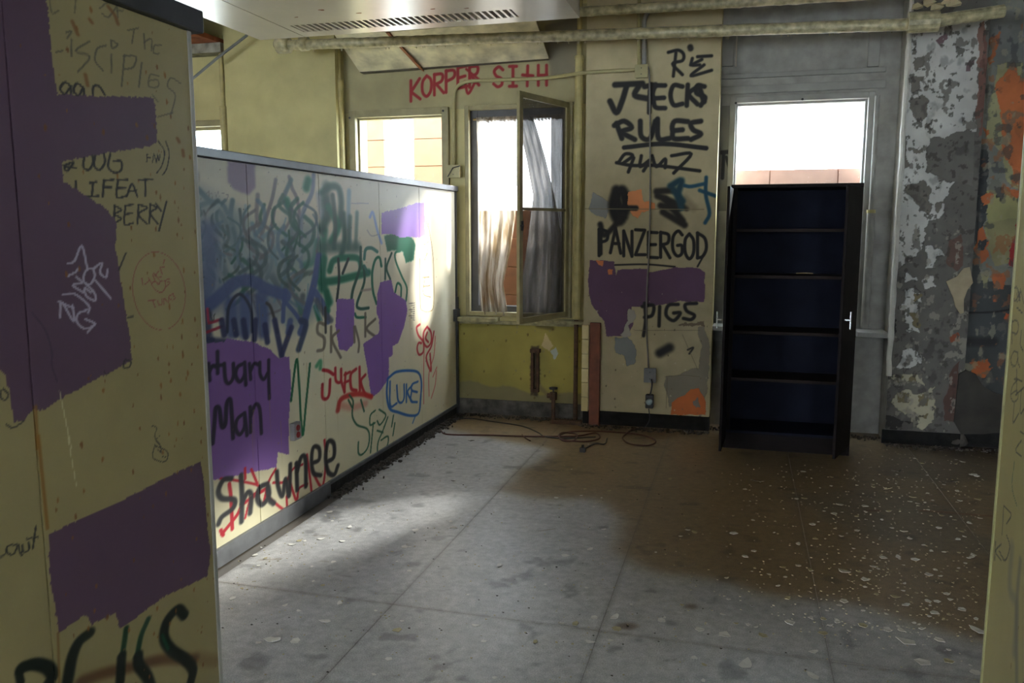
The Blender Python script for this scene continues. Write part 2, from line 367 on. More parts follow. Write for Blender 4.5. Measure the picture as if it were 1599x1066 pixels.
# pier between the bays (centre), with its graffiti
def pier(x0, x1, y0=PY, y1=WY + .26, z0=0.12, m=m_yel): return MB().box((x0, y0 + .006, z0), (x1, y1, CEIL)).build('pier', m, back)
pier(-1.20, -0.20); pier(-4.37, -3.32, m=m_yel, z0=0)
BK = (34, 33, 34); GB = (150, 142, 118)
pc = Canvas('Y', PY, -1.20, -0.20, 0.115, 3.35, 0.004, 0.004, (188, 174, 136), -1); pc.mottle(.08, 2.5); pc.mottle(.05, 9)
z1 = lambda x, y: (890 + x / 2.9615, y / 2.9615); z2 = lambda x, y: (890 + x / 2.9615, 340 + y / 2.9615)
def S(cv, zf, s, wz, col, soft=.4, alpha=1, curve=True, k=2.9615, rag=0):
    for part in s.split('|'): cv.stroke([zf(*map(float, p.split(','))) for p in part.split()], wz / k, col, soft, alpha, curve, rag)
def PG(cv, zf, s, col, **k): cv.poly([zf(*map(float, p.split(','))) for p in s.split()], col, **k)
PG(pc, z1, '100,890 130,900 180,930 170,1010 120,1000 90,960', (150, 150, 146), rag=.012, freq=14, h=-.003)
S(pc, z1, '490,245 478,352|455,242 500,232 525,250 520,280 475,295 520,345|566,270 558,300|590,262 655,258|610,275 565,300 600,300|620,300 560,350 655,325', 13, BK, .5)
S(pc, z1, '556,218 558,224', 24, BK, .4)
S(pc, z1, '208,392 335,386|262,398 240,470 215,520 185,468|320,395 300,440 355,455', 24, BK)
S(pc, z1, '375,390 368,455 366,520|440,395 395,400 385,450 435,452 |385,450 395,495 440,500|520,400 480,395 465,440 480,485 520,480|545,392 540,488|590,400 550,435 590,482|622,400 590,395 585,430 625,450 605,488', 19, BK)
S(pc, z1, '345,400 395,392|375,470 372,420|600,410 620,470', 22, BK)
S(pc, z1, '215,570 240,640|205,580 250,560 285,590 240,610 300,645|325,560 330,630 370,640 395,560|405,550 410,640 460,640|545,562 485,560 475,600 520,600|475,600 480,640 545,640|605,560 560,570 570,600 605,620 560,645', 21, BK)
S(pc, z1, '250,682 430,665 630,685', 19, BK, .3)
S(pc, z1, '215,752 290,765 400,765 600,790|225,750 255,712 290,720 245,755|295,730 270,795|330,720 325,770 370,740 340,790|380,720 400,770 440,735 440,775|470,720 560,712 480,800', 14, BK)
S(pc, z1, '215,880 200,960 230,1020 260,940 240,880 215,920 245,1000', 42, (30, 28, 28), .5)
PG(pc, z1, '268,885 330,878 338,930 392,935 392,968 330,985 315,1008 285,995 268,940', (232, 150, 96), rag=.009, freq=26, h=-.003)
S(pc, z1, '200,960 305,962', 22, BK)
S(pc, z1, '400,885 470,880|405,905 540,960|420,950 500,965|430,980 530,1040|440,920 520,1020', 26, (44, 40, 36), .6)
S(pc, z1, '530,920 570,960', 30, (160, 146, 116), .8)
S(pc, z1, '465,860 515,835 500,900 515,960|480,880 520,930', 26, (34, 70, 84), .6)
S(pc, z1, '530,858 560,862 620,850|600,880 690,912|630,820 628,900 645,985 625,1030', 15, (36, 84, 108), .5)
S(pc, z2, '140,30 160,80 230,10 245,-10', 22, (40, 36, 34), .6)
pc.text('PANZERGOD', z2(130, 165), z2(642, 190), 39, 4.6, BK, gap=.16, jit=.06, seed=8)
S(pc, z2, '140,60 140,165', 20, BK); S(pc, z2, '206,218 350,215 485,226|590,225 615,180', 7, BK, .6)
PUR = (104, 74, 100)
PG(pc, z2, '90,195 205,200 212,265 220,240 358,235 365,255 490,228 600,235 625,250 622,388 500,385 380,410 285,410 290,500 260,550 170,545 160,480 100,400 85,320', PUR, rag=.006, freq=18)
PG(pc, z2, '120,195 155,200 150,225 130,215', (222, 130, 80), rag=.003); PG(pc, z2, '175,240 198,238 195,262 176,262', (222, 130, 80), rag=.003)
S(pc, z2, '345,395 350,470 340,545|335,410 385,405 380,450 345,460|415,410 412,500|500,400 455,405 445,450 480,475 510,440 480,440|585,395 535,400 540,430 575,450 560,470 525,465', 14, BK, .5)
PG(pc, z2, '270,425 300,430 300,470 275,500 285,540 260,560 230,540 270,480', (168, 160, 150), rag=.012, freq=26, h=-.002)
PG(pc, z2, '205,560 270,555 305,610 300,680 265,690 250,640 210,620', (134, 138, 136), rag=.012, freq=16, h=-.003)
S(pc, z2, '415,625 460,600', 34, BK, .7); S(pc, z2, '545,610 570,600 552,628', 8, (60, 58, 54), .5)
PG(pc, z2, '440,735 520,720 590,700 600,560 595,505 625,500 640,560 630,800 600,920 560,860 460,870', (138, 130, 112), rag=.02, freq=9, h=-.003)
PG(pc, z2, '465,905 470,850 535,820 560,790 600,790 625,850 622,912', (206, 112, 56), rag=.012, freq=12, h=-.005)
PG(pc, z2, '570,845 590,830 600,870 580,880', (130, 120, 110), rag=.01)
PG(pc, z2, '500,500 520,488 620,480 625,500 560,500', (120, 104, 84), rag=.01)
S(pc, z2, '440,735 520,728 600,735|450,740 445,880|300,520 600,520|520,540 590,700', 2.5, (110, 100, 80), .5, .7)
pc.specks(70, [(120, 108, 84), (90, 80, 66), (204, 196, 170)], .002, .008, region=(-1.2, -.2, .12, 1.1), seed=9)
S(pc, z1, '60,965 620,968', 3, (140, 128, 96), .6)
pc.build(wall_m, 'painted_skin', back)
MB().box((-1.2, PY + .02, 0.0), (-0.2, WY, 0.12)).build('base_gap', plain('black_gap', (26, 24, 22), rough=.95, var=.5, scale=20, bump=1), back)  # near-black box filling the gap under the pier

# right pier and the wall beyond it: flaking paint with relief
def peeling(name, cv, seed):
    return cv
pd = Canvas('Y', PY, 1.06, 1.56, 0.10, 3.20, 0.004, 0.005, (104, 100, 94), -1)
n1 = fbm(pd.U * 7, pd.V * 7, 5); n2 = fbm(pd.U * 14 + 9, pd.V * 10 + 4, 4)
z8 = lambda x, y: (1340 + x / 2.961, y / 2.961); z9 = lambda x, y: (1340 + x / 2.665, 340 + y / 2.665)
WH = (198, 196, 190); CR = (176, 168, 142)
PG(pd, z8, '190,60 590,60 575,250 550,450 540,610 460,605 400,640 330,640 325,790 430,835 400,930 380,1010 330,1020 300,1066 150,1066 160,500', WH, rag=.026, freq=17, h=.004)
for s_ in ('240,350 290,350 290,420 230,420', '265,190 270,250 250,250', '260,270 305,270 290,320 262,320', '230,450 290,440 330,480 320,530 280,560 235,500', '320,560 340,560 338,605 322,600',
           '230,690 310,682 315,700 240,706', '230,850 290,830 330,870 340,960 330,1000 270,950 230,900', '180,420 210,440 200,620 175,600', '250,130 290,140 280,160', '190,650 220,640 230,760 180,800', '350,940 390,930 380,980 350,970', '190,240 225,220 230,310 195,370'):
    PG(pd, z8, s_, (116, 110, 102), rag=.026, freq=18, h=0)
PG(pd, z8, '370,190 400,160 410,165 385,215', (120, 96, 100), rag=.022, freq=20); PG(pd, z8, '500,290 525,285 520,335 490,330', (120, 96, 100), rag=.022, freq=20)
PG(pd, z8, '330,640 400,640 460,605 535,610 530,860 430,835 325,790', (112, 108, 102), rag=.006, freq=17, h=.001)
PG(pd, z8, '560,120 590,100 600,600 545,640 550,350', (124, 82, 70), rag=.026, freq=9, alpha=.8)
for s_ in ('150,-20 270,-20 268,130 200,190 145,225', '285,120 350,125 352,155 320,160 325,215 280,215', '190,240 245,240 245,262 195,265', '275,245 320,240 325,295 275,300', '190,300 262,300 262,345 240,370 262,470 200,475 185,385 168,380',
           '180,550 262,556 258,610 160,620', '140,655 268,645 270,690 140,690', '130,760 160,720 270,735 310,700 325,760 300,860 230,884 220,820 150,790'):
    PG(pd, z9, s_, CR if '130,7' in s_ or '140,6' in s_ else WH, rag=.026, freq=16, h=.004, seed=len(s_))
for s_ in ('225,315 258,325 250,350 228,345', '220,400 250,400 250,450 222,440', '170,735 215,730 210,770 165,765', '215,660 255,655 250,690 220,685', '160,658 185,660 180,685 160,680', '250,740 290,740 285,780 245,775', '250,815 290,815 280,840'):
    PG(pd, z9, s_, (120, 108, 78), rag=.026, freq=22, h=0)
PG(pd, z9, '370,90 430,60 440,200 410,230 370,200', (104, 70, 58), rag=.02, freq=9, alpha=.7); PG(pd, z9, '375,490 415,480 420,520 385,520', (150, 80, 50), rag=.022, freq=14)
PG(pd, z9, '380,650 420,600 430,760 400,850 350,850 360,740', (88, 52, 42), rag=.02, freq=9, alpha=.7)
PG(pd, z9, '130,410 155,405 158,470 145,490', (50, 46, 42), rag=.022, freq=16); PG(pd, z9, '110,820 220,850 220,880 110,870', (48, 44, 40), rag=.02, freq=9)
pd.col *= (1 + .22 * (n1[..., None] - .5)) * (1 - .2 * sstep(.6, .75, n2)[..., None]); pd.specks(90, [(92, 88, 82), (80, 76, 70)], .002, .007, seed=11, alpha=.6)
pd.h += (n1 - .5) * .006
n3 = fbm(pd.U * 16 + 5, pd.V * 11, 6); m3 = sstep(.625, .65, n3) * .8; pd.col = pd.col * (1 - m3[..., None]) + np.array((108, 103, 96)) * m3[..., None]
n4 = fbm(pd.U * 22 + 50, pd.V * 18 + 9, 6); m4 = sstep(.65, .67, n4) * .7 * (pd.V < 1.6); pd.col = pd.col * (1 - m4[..., None]) + np.array((156, 150, 136)) * m4[..., None]
m5 = sstep(.665, .68, fbm(pd.U * 30 + 70, pd.V * 26, 5)) * .7; pd.col = pd.col * (1 - m5[..., None]) + np.array((70, 66, 60)) * m5[..., None]
pd.build(wall_m, 'painted_skin', back, back=.02)
pier(1.06, 1.56, z0=.0, m=m_greywall)
EY = 6.52
pe = Canvas('Y', EY, 1.56, 2.35, 0.10, 3.30, 0.005, 0.006, (122, 122, 114), -1)
n1 = fbm(pe.U * 6 + 3, pe.V * 6, 5)
PG(pe, z8, '560,60 800,60 800,300 640,310 600,200', (112, 112, 108), rag=.02, freq=14)
PG(pe, z8, '600,500 640,300 760,290 790,870 740,875 700,830 660,700 600,650', (150, 146, 108), rag=.02, freq=8, h=.003)
PG(pe, z8, '640,400 700,300 725,290 760,360 800,370 800,880 750,860 715,820 670,720 650,560', (184, 104, 60), rag=.026, freq=9, h=.006)
PG(pe, z8, '610,180 650,140 640,290 610,310', (160, 96, 60), rag=.02, freq=17); PG(pe, z8, '580,590 605,600 600,640', (180, 100, 50), rag=.01)
PG(pe, z8, '540,700 590,700 600,880 580,1066 520,1066 520,840', (54, 56, 58), rag=.02, freq=14)
PG(pe, z8, '595,880 800,880 800,1100 590,1100', (150, 146, 100), rag=.02, freq=14)
PG(pe, z8, '570,910 610,880 630,900 620,930 590,950', (178, 98, 56), rag=.022, freq=16); PG(pe, z8, '680,875 790,870 790,915 700,900', (178, 98, 56), rag=.022, freq=16); PG(pe, z8, '620,850 670,860 665,920 640,910', (50, 50, 50), rag=.022, freq=16)
PG(pe, z9, '450,-20 540,-20 500,60 490,140 520,260 640,290 700,330 700,900 420,900 440,400', (66, 68, 68), rag=.02, freq=14)
PG(pe, z9, '490,60 520,40 545,100 540,160 510,205 490,150', (178, 98, 56), rag=.022, freq=14); PG(pe, z9, '500,90 540,90 535,130 505,135', (54, 56, 58), rag=.022, freq=14)
PG(pe, z9, '530,20 680,0 640,180 560,200 545,100', (140, 134, 96), rag=.02, freq=14)
PG(pe, z9, '560,240 600,230 605,300 575,300', (178, 98, 56), rag=.022, freq=14); PG(pe, z9, '550,320 585,318 580,350 552,348', (178, 98, 56), rag=.022, freq=14); PG(pe, z9, '612,400 660,400 660,500 620,480', (190, 90, 50), rag=.022, freq=14)
PG(pe, z9, '475,610 540,595 550,640 520,670 480,650', (180, 96, 50), rag=.026, freq=17)
PG(pe, z9, '510,240 545,220 540,300 515,300', (140, 134, 100), rag=.022, freq=14); PG(pe, z9, '660,20 680,0 680,220 630,200', (150, 36, 40), rag=.022, freq=17)
S(pe, z9, '440,395 560,392 640,380', 7, (30, 30, 30), .5, k=2.665); S(pe, z9, '455,515 560,515', 34, (40, 40, 40), .6, k=2.665)
pe.col *= (1 + .3 * (n1[..., None] - .5)); pe.h += (n1 - .5) * .01
for sd, th, c_ in ((0, .63, (104, 102, 92)), (40, .68, (150, 92, 56)), (90, .66, (66, 68, 68)), (140, .68, (150, 144, 120))):
    m3 = sstep(th, th + .02, fbm(pe.U * 15 + sd, pe.V * 12 + sd, 6)) * .6; pe.col = pe.col * (1 - m3[..., None]) + np.array(c_) * m3[..., None]
pe.build(wall_m, 'painted_skin', back)
MB().box((1.56, EY + .012, 0), (RX1, WY + .26, CEIL)).build('wall_end', m_greywall, back)
MB().box((1.04, PY - .012, 0), (1.56, PY + .004, .10)).box((1.56, EY - .02, 0), (2.9, EY + .01, .11)).build('base_gap', plain('black_gap', (26, 24, 22)), back)  # near-black strips boxed along the wall foot
# white bead put on the right bay's corner, standing for its sunlit edge
cb = MB(); rr_ = random.Random(2); zz = np.linspace(.5, 3.2, 46)
cb.tube([(1.062 + rr_.uniform(-.003, .003), PY + .004, z) for z in zz], .02, 8, rv=[.019 + rr_.uniform(-.005, .004) for _ in zz]); cb.build('sunlit_edge', plain('sunlit_plaster', (214, 210, 200), rough=.6, var=.2), back)

# bay B panelling: lintel, upper panel, battens
m_gp = plain('grey_panel_paint', (158, 156, 150), rough=.7, var=.2, scale=6)
def yb(x0, y0, x1, y1, Y, d, name, m, parent, bevel=.003):
    a = onY(x0, y1, Y); b = onY(x1, y0, Y)
    return MB().box((a[0], Y, a[2]), (b[0], Y + d, b[2])).build(name, m, parent, bevel)
yb(1118, 104, 1384, 124, BY - .03, .03, 'lintel_board', m_gp, back); yb(1118, 124, 1384, 148, BY - .018, .018, 'lintel_board', m_gp, back)
yb(1124, 45, 1147, 104, BY - .03, .03, 'stile', m_gp, back); yb(1355, 45, 1376, 104, BY - .03, .03, 'stile', m_gp, back)
yb(1148, 50, 1152, 104, BY - .012, .012, 'bead', m_whitep, back); yb(1118, 38, 1384, 48, BY - .04, .04, 'lintel_board', m_gp, back)
yb(1122, 155, 1140, 700, BY - .02, .02, 'stile', m_gp, back)
p_ = Canvas('Y', BY - .0205, -.19, -.10, 1.7, 2.5, .004, .004, (120, 118, 112), -1)
p_.stroke([(1127, 238), (1150, 236)], 6, (34, 34, 40)); p_.stroke([(1130, 240), (1128, 278)], 5, (34, 34, 40)); p_.stroke([(1134, 245), (1142, 275)], 4, (34, 34, 40)); p_.build(wall_m, 'painted_skin', back)
# left bay: rusty broken soffit with bent lath
sf = MB().box((RX0, 5.75, 3.16), (-4.42, WY, 3.2)).build('broken_soffit', plain('rusty_plaster', (150, 84, 52), rough=.9, var=.6, scale=9, bump=.8), back)
MB().box((RX0, 6.46, 3.08), (-4.40, 6.6, 3.16)).build('soffit_beam', plain('peeling_lath', (150, 146, 130), rough=.8, var=.5, scale=14), back)
MB().box((RX0, 5.65, 3.1), (-4.42, 5.75, 3.42)).build('soffit_fascia', m_whitep, back)

# ================================================================== WINDOWS
def glass_mat(name, tint=(.92, .95, .95), refl=.06):
    m = bpy.data.materials.new(name); m.use_nodes = True; nt = m.node_tree; N = nt.nodes; L = nt.links
    N.remove(N['Principled BSDF']); tr = N.new('ShaderNodeBsdfTransparent'); tr.inputs[0].default_value = (*tint, 1)
    g = N.new('ShaderNodeBsdfGlossy'); g.inputs['Roughness'].default_value = .03; mx = N.new('ShaderNodeMixShader'); mx.inputs[0].default_value = refl
    L.new(tr.outputs[0], mx.inputs[1]); L.new(g.outputs[0], mx.inputs[2]); L.new(mx.outputs[0], N['Material Output'].inputs[0]); return m
m_glass = glass_mat('dusty_glass')
def frame_ring(x0, x1, z0, z1, y0, y1, t):
    return MB().box((x0, y0, z0), (x0 + t, y1, z1)).box((x1 - t, y0, z0), (x1, y1, z1)).box((x0 + t, y0, z1 - t), (x1 - t, y1, z1)).box((x0 + t, y0, z0), (x1 - t, y1, z0 + t))
def window(name, W, y, mf, ms, t1=.055, t2=.05, pane=True):
    x0, x1, z0, z1 = W; r = empty(name, ((x0 + x1) / 2, y, z0), kind='structure')
    frame_ring(x0 - .03, x1 + .03, z0 - .02, z1 + .03, y - .03, y + .02, t1).build('window_frame', mf, r, .004)
    frame_ring(x0, x1, z0, z1, y + .03, y + .09, t2).build('sash', ms, r, .004)
    if pane: MB().box((x0 + t2, y + .055, z0 + t2), (x1 - t2, y + .06, z1 - t2)).build('pane', m_glass, r)
    return r
w0 = window('window_1', W0, WY, m_frame, m_frame)
w1 = window('window_2', W1, WY, m_frame, m_frame, .06, .045)
w2 = window('window_3', W2, WY, m_frame, m_sash, .035, .065, pane=False)
w3 = window('window_4', W3, BY, m_gp, m_gp, .045, .03)
# screws on the frame of window 2 and the jambs
for (x, y, par, Y) in ((546, 184, w1, WY - .031), (692, 173, w1, WY - .031), (1149, 161, w3, BY - .031), (1253, 155, w3, BY - .031)):
    p = onY(x, y, Y); MB().tube([(p[0], Y, p[2]), (p[0], Y - .006, p[2])], .009, 8).build('bolt', m_dark, par)
# sill shelf under windows 2 and 3
MB().box((-3.32, WY - .13, .80), (-1.94, WY - .0, .835)).box((-1.60, WY - .15, .805), (-1.17, WY, .83)).box((-2.36, WY - .02, .77), (-1.18, WY, .80)).build('window_sill', plain('chipped_sill_paint', (150, 142, 104), rough=.6, var=.5, scale=20), w2, .003)
MB().box((-.2, BY - .22, .785), (.0, BY, .82)).box((.84, BY - .24, .77), (1.05, BY, .81)).build('window_sill', m_greywall, w3, .004)
MB().box((-2.33, 6.47, .80), (-2.27, 6.56, .90)).build('sill_bracket', m_dark, w2, .004)
# inward-open insect screen
m_mesh = bpy.data.materials.new('insect_screen'); m_mesh.use_nodes = True
N = m_mesh.node_tree.nodes; L = m_mesh.node_tree.links; N.remove(N['Principled BSDF'])
tr = N.new('ShaderNodeBsdfTransparent'); df = N.new('ShaderNodeBsdfDiffuse'); df.inputs[0].default_value = (*lin((92, 90, 92)), 1); mx = N.new('ShaderNodeMixShader')
no = N.new('ShaderNodeTexNoise'); no.inputs['Scale'].default_value = 6; mr = N.new('ShaderNodeMapRange'); mr.inputs[3].default_value = .42; mr.inputs[4].default_value = .62
L.new(no.outputs[0], mr.inputs[0]); L.new(mr.outputs[0], mx.inputs[0]); L.new(tr.outputs[0], mx.inputs[1]); L.new(df.outputs[0], mx.inputs[2]); L.new(mx.outputs[0], N['Material Output'].inputs[0])
hx, hy = -1.36, WY - .04; fx, fy = onY(809, 320, 5.93)[0], 5.93
A = Vector((hx, hy, 0)); Bv = Vector((fx, fy, 0)); D = (Bv - A); LW = D.length; ang = math.atan2(D.y, D.x)
M = Matrix.Translation(A) @ Matrix.Rotation(ang, 4, 'Z')
sz0, sz1 = .855, 2.55
sash = MB().box((0, -.014, sz0), (.045, .014, sz1), M).box((LW - .045, -.014, sz0), (LW, .014, sz1), M).box((.045, -.014, sz0), (LW - .045, .014, sz0 + .045), M).box((.045, -.014, sz1 - .045), (LW - .045, .014, sz1), M).box((.045, -.01, 1.70), (LW - .045, .01, 1.722), M).build('screen_sash', m_frame, w2, .003)
MB().box((.045, -.001, sz0 + .045), (LW - .045, .001, 1.70), M).build('screen_mesh', m_mesh, sash, 0, loc=None)
MB().box((.045, -.001, 1.722), (LW - .045, .001, sz1 - .045), M).build('screen_mesh', m_mesh, sash)
MB().box((LW - .03, .014, 1.55), (LW - .018, .03, 1.62), M).box((LW - .03, .028, 1.58), (LW + .01, .034, 1.592), M).build('latch', m_dark, sash)

# curtains
def cloth_mat(name, c1, c2, tl=.5, see=.14):
    m = bpy.data.materials.new(name); m.use_nodes = True; N = m.node_tree.nodes; L = m.node_tree.links; N.remove(N['Principled BSDF'])
    df = N.new('ShaderNodeBsdfDiffuse'); tl_ = N.new('ShaderNodeBsdfTranslucent'); mx = N.new('ShaderNodeMixShader'); mx.inputs[0].default_value = tl
    tc = N.new('ShaderNodeTexCoord'); mp = N.new('ShaderNodeMapping'); mp.inputs['Scale'].default_value = (9, 9, 1.6); no = N.new('ShaderNodeTexNoise'); no.inputs['Detail'].default_value = 6; no.inputs['Scale'].default_value = 1.5
    rp = N.new('ShaderNodeValToRGB'); rp.color_ramp.elements[0].position = .38; rp.color_ramp.elements[1].position = .62
    rp.color_ramp.elements[0].color = (*lin(c1), 1); rp.color_ramp.elements[1].color = (*lin(c2), 1)
    L.new(tc.outputs['Object'], mp.inputs[0]); L.new(mp.outputs[0], no.inputs[0]); L.new(no.outputs[0], rp.inputs[0]); L.new(rp.outputs[0], df.inputs[0]); L.new(rp.outputs[0], tl_.inputs[0])
    tp = N.new('ShaderNodeBsdfTransparent'); m2 = N.new('ShaderNodeMixShader'); m2.inputs[0].default_value = see
    L.new(df.outputs[0], mx.inputs[1]); L.new(tl_.outputs[0], mx.inputs[2]); L.new(mx.outputs[0], m2.inputs[1]); L.new(tp.outputs[0], m2.inputs[2]); L.new(m2.outputs[0], N['Material Output'].inputs[0]); return m
m_cloth = cloth_mat('stained_curtain_cloth', (104, 90, 68), (172, 164, 152), .34)
m_cloth2 = cloth_mat('grey_curtain_cloth', (88, 84, 80), (150, 146, 142), .22, see=.02)
def curtain(left, right, zt, zb, y, folds, amp, seed, label, m=None):
    """left/right: list of x at heights from top to bottom"""
    nu, nv = 60, 70; v = []; f = []; r = random.Random(seed); ph = [r.uniform(0, 6) for _ in range(4)]
    for j in range(nv):
        t = j / (nv - 1); xl = np.interp(t, np.linspace(0, 1, len(left)), left); xr = np.interp(t, np.linspace(0, 1, len(right)), right)
        for i in range(nu):
            s = i / (nu - 1); x = xl + (xr - xl) * s
            a = amp * (.45 + .55 * t) ; d = a * math.sin(s * folds * 6.28 + ph[0] + 1.2 * t * math.sin(3 * s + ph[1])) + a * .4 * math.sin(s * folds * 14 + ph[2] + 2.5 * t)
            z = zt + (zb - zt) * t + (.012 * math.sin(s * 19 + ph[3]) if j == nv - 1 else 0) + (.010 * math.sin(s * 60) if j == 0 else 0)
            v.append((x + .3 * a * math.cos(s * folds * 6.28 + t * 2), y + d, z))
    for j in range(nv - 1):
        for i in range(nu - 1): k = j * nu + i; f.append((k, k + 1, k + nu + 1, k + nu))
    b = MB(); b.v = v; b.f = f; o = b.build('curtain', m or m_cloth, None, smooth=True, loc=((left[0] + right[0]) / 2, y, zb))
    return tag(o, label, 'curtain')
c1 = curtain([-2.14, -2.13, -2.13, -2.12, -2.13, -2.10], [-1.79, -1.78, -1.79, -1.80, -1.84, -1.90, -1.86], 2.46, .845, WY - .01, 3.2, .022, 3, 'stained cloth curtain hanging free at the left of the open window')
c2 = curtain([-1.80, -1.72, -1.66, -1.70, -1.74, -1.76], [-1.66, -1.56, -1.48, -1.42, -1.42, -1.44], 2.46, .87, WY + .0, 3, .014, 8, 'thin white curtain drawn aside behind the insect screen', m_cloth2)
c3 = curtain([-1.52, -1.52, -1.50, -1.50, -1.52], [-1.42, -1.42, -1.42, -1.42, -1.43], 2.46, .90, WY + .03, 1.6, .012, 12, 'narrow strip of white curtain at the right jamb behind the insect screen', m_cloth2)
rod = MB().tube([(-2.17, WY + .02, 2.455), (-1.39, WY + .02, 2.455)], .008, 8).build('curtain_rod', plain('brass_rod', (170, 140, 80), rough=.5), loc=(-1.78, WY + .02, 2.455)); tag(rod, 'thin brass rod carrying the curtains of the open window', 'curtain rod')
c4 = MB(); rr = random.Random(4)
for i in range(26): x = -2.14 + i * .0285; c4.prism([(x, WY + .005, 2.47), (x + .026, WY + .008, 2.47), (x + .026, WY + .008, 2.435 - rr.uniform(0, .02)), (x, WY + .005, 2.44 - rr.uniform(0, .012))], (0, .003, 0))
tag(c4.build('curtain_heading', m_cloth, loc=(-1.78, WY, 2.44)), 'frayed gathered strip of cloth left along the curtain rod', 'curtain')

# ================================================================== OUTSIDE: terracotta block walls
m_block = plain('terracotta_block', (120, 92, 80), rough=.85, var=.15, scale=9, bump=.3); m_mort = plain('mortar', (150, 110, 90), rough=.95)
m_block_shade = plain('shaded_block', (84, 50, 38), rough=.85, var=.25, scale=9, bump=.3)  # terracotta darkened: the parapet's shadowed side put into its colour
def block_wall(label, x0, x1, z0, z1, Y, bw, bh, th=.2, mb=None):
    r = empty('block_wall', ((x0 + x1) / 2, Y, z0), label, 'wall')
    MB().box((x0, Y + .02, z0), (x1, Y + th, z1)).build('core', m_mort, r)
    me = None; nx = max(1, round((x1 - x0) / bw)); nz = max(1, round((z1 - z0) / bh)); bw = (x1 - x0) / nx; bh = (z1 - z0) / nz
    b = MB().box((-bw / 2 + .004, 0, .004), (bw / 2 - .004, .1, bh - .004))
    for k in range(nz):
        for i in range(nx):
            if me is None: o = b.build('block', mb or m_block); me = o.data
            else: o = bpy.data.objects.new('block', me); C.objects.link(o)
            o.parent = r; o.location = (x0 + (i + .5) * bw - (x0 + x1) / 2, rnd.uniform(-.004, .004), k * bh)
OY = 8.2
def ox(x, y): return onY(x, y, OY)
block_wall('tall terracotta block pillar outside the closed window, at its right side', ox(645, 220)[0], ox(720, 220)[0], 0, 3.6, OY, .5, .28)
block_wall('terracotta block wall outside at the left side of the closed window', ox(480, 220)[0], ox(600, 220)[0], 0, 3.6, OY, .5, .28)
NY = 7.06; ny = lambda x, y: onY(x, y, NY)
block_wall('terracotta parapet outside the open window with curtains', -2.32, -1.25, 0, ny(845, 328)[2], NY, .45, .24, .12, m_block_shade)
block_wall('low terracotta parapet outside the bare window behind the cabinet', ny(1100, 270)[0], ny(1420, 270)[0], 0, ny(1250, 264)[2], NY, .52, .5, .12, plain('glare_block', (222, 178, 162), rough=.85, var=.12))  # terracotta lightened: the outdoor glare on this parapet put into its colour
gr = MB().box((-20, 7.0, -.6), (20, 30, -.3)).build('ground', plain('concrete_ground', (150, 146, 138), rough=.9)); tag(gr, kind='structure')

# ================================================================== CEILING DUCT AND PIPES
DZ = 2.75; dy = onZ(660, 45, DZ)[1]; dx0 = onZ(405, 62, DZ)[0]; dx1 = onZ(905, 28, DZ)[0]; dxs = onZ(450, 46, DZ)[0]
duct = empty('ceiling_duct', ((dx0 + dx1) / 2, dy - 1.2, DZ), 'white metal heater duct hanging under the ceiling with a long grille slot', 'duct')
sl0, sl1 = onZ(470, 48, DZ)[0], onZ(806, 22, DZ)[0]; sy0, sy1 = onZ(806, 27, DZ)[1], onZ(806, 14, DZ)[1]
sy0, sy1 = max(sy0, sy1), min(sy0, sy1)
b = MB().box((dxs + .003, 2.2, DZ), (dx1, sy1, DZ + .02)).box((dxs + .003, sy0, DZ), (dx1, dy, DZ + .02)).box((dxs + .003, sy1, DZ), (sl0, sy0, DZ + .02)).box((sl1, sy1, DZ), (dx1, sy0, DZ + .02))
b.build('bottom_plate', m_whitep, duct)
MB().box((dx0, 2.2, DZ), (dxs - .003, dy, DZ + .02)).build('bottom_plate', m_whitep, duct)
MB().box((dx0, 2.2, DZ + .02), (dx0 + .02, dy, CEIL)).box((dx1 - .02, 2.2, DZ + .02), (dx1, dy, CEIL)).box((dx0, dy - .02, DZ + .02), (dx1, dy, CEIL)).build('casing', m_whitep, duct)
MB().box((sl0, sy1, DZ + .05), (sl1, sy0, DZ + .06)).build('grille_back', m_dark, duct)
n = 34; sw = (sl1 - sl0) / n; me = None
for i in range(n):
    if me is None:
        o = MB().box((-.007, 0, 0), (.007, sy0 - sy1, .03)).build('grille_bar', m_whitep); me = o.data
    else: o = bpy.data.objects.new('grille_bar', me); C.objects.link(o)
    o.parent = duct; o.location = Vector((sl0 + (i + .5) * sw, sy1, DZ)) - duct.location
for k in range(12):
    x = rnd.uniform(dxs, dx1 - .1); y = rnd.uniform(4.1, 4.75); p = []
    for j in range(6): a = j * 1.05; r_ = rnd.uniform(.002, .007); p.append((x + r_ * 3 * math.cos(a), y + r_ * math.sin(a), DZ - .0015))
    if not (sy1 - .03 < y < sy0 + .03): MB().prism(p, (0, 0, .002)).build('rust_blister', plain('rust', (150, 96, 60), rough=.9), duct)
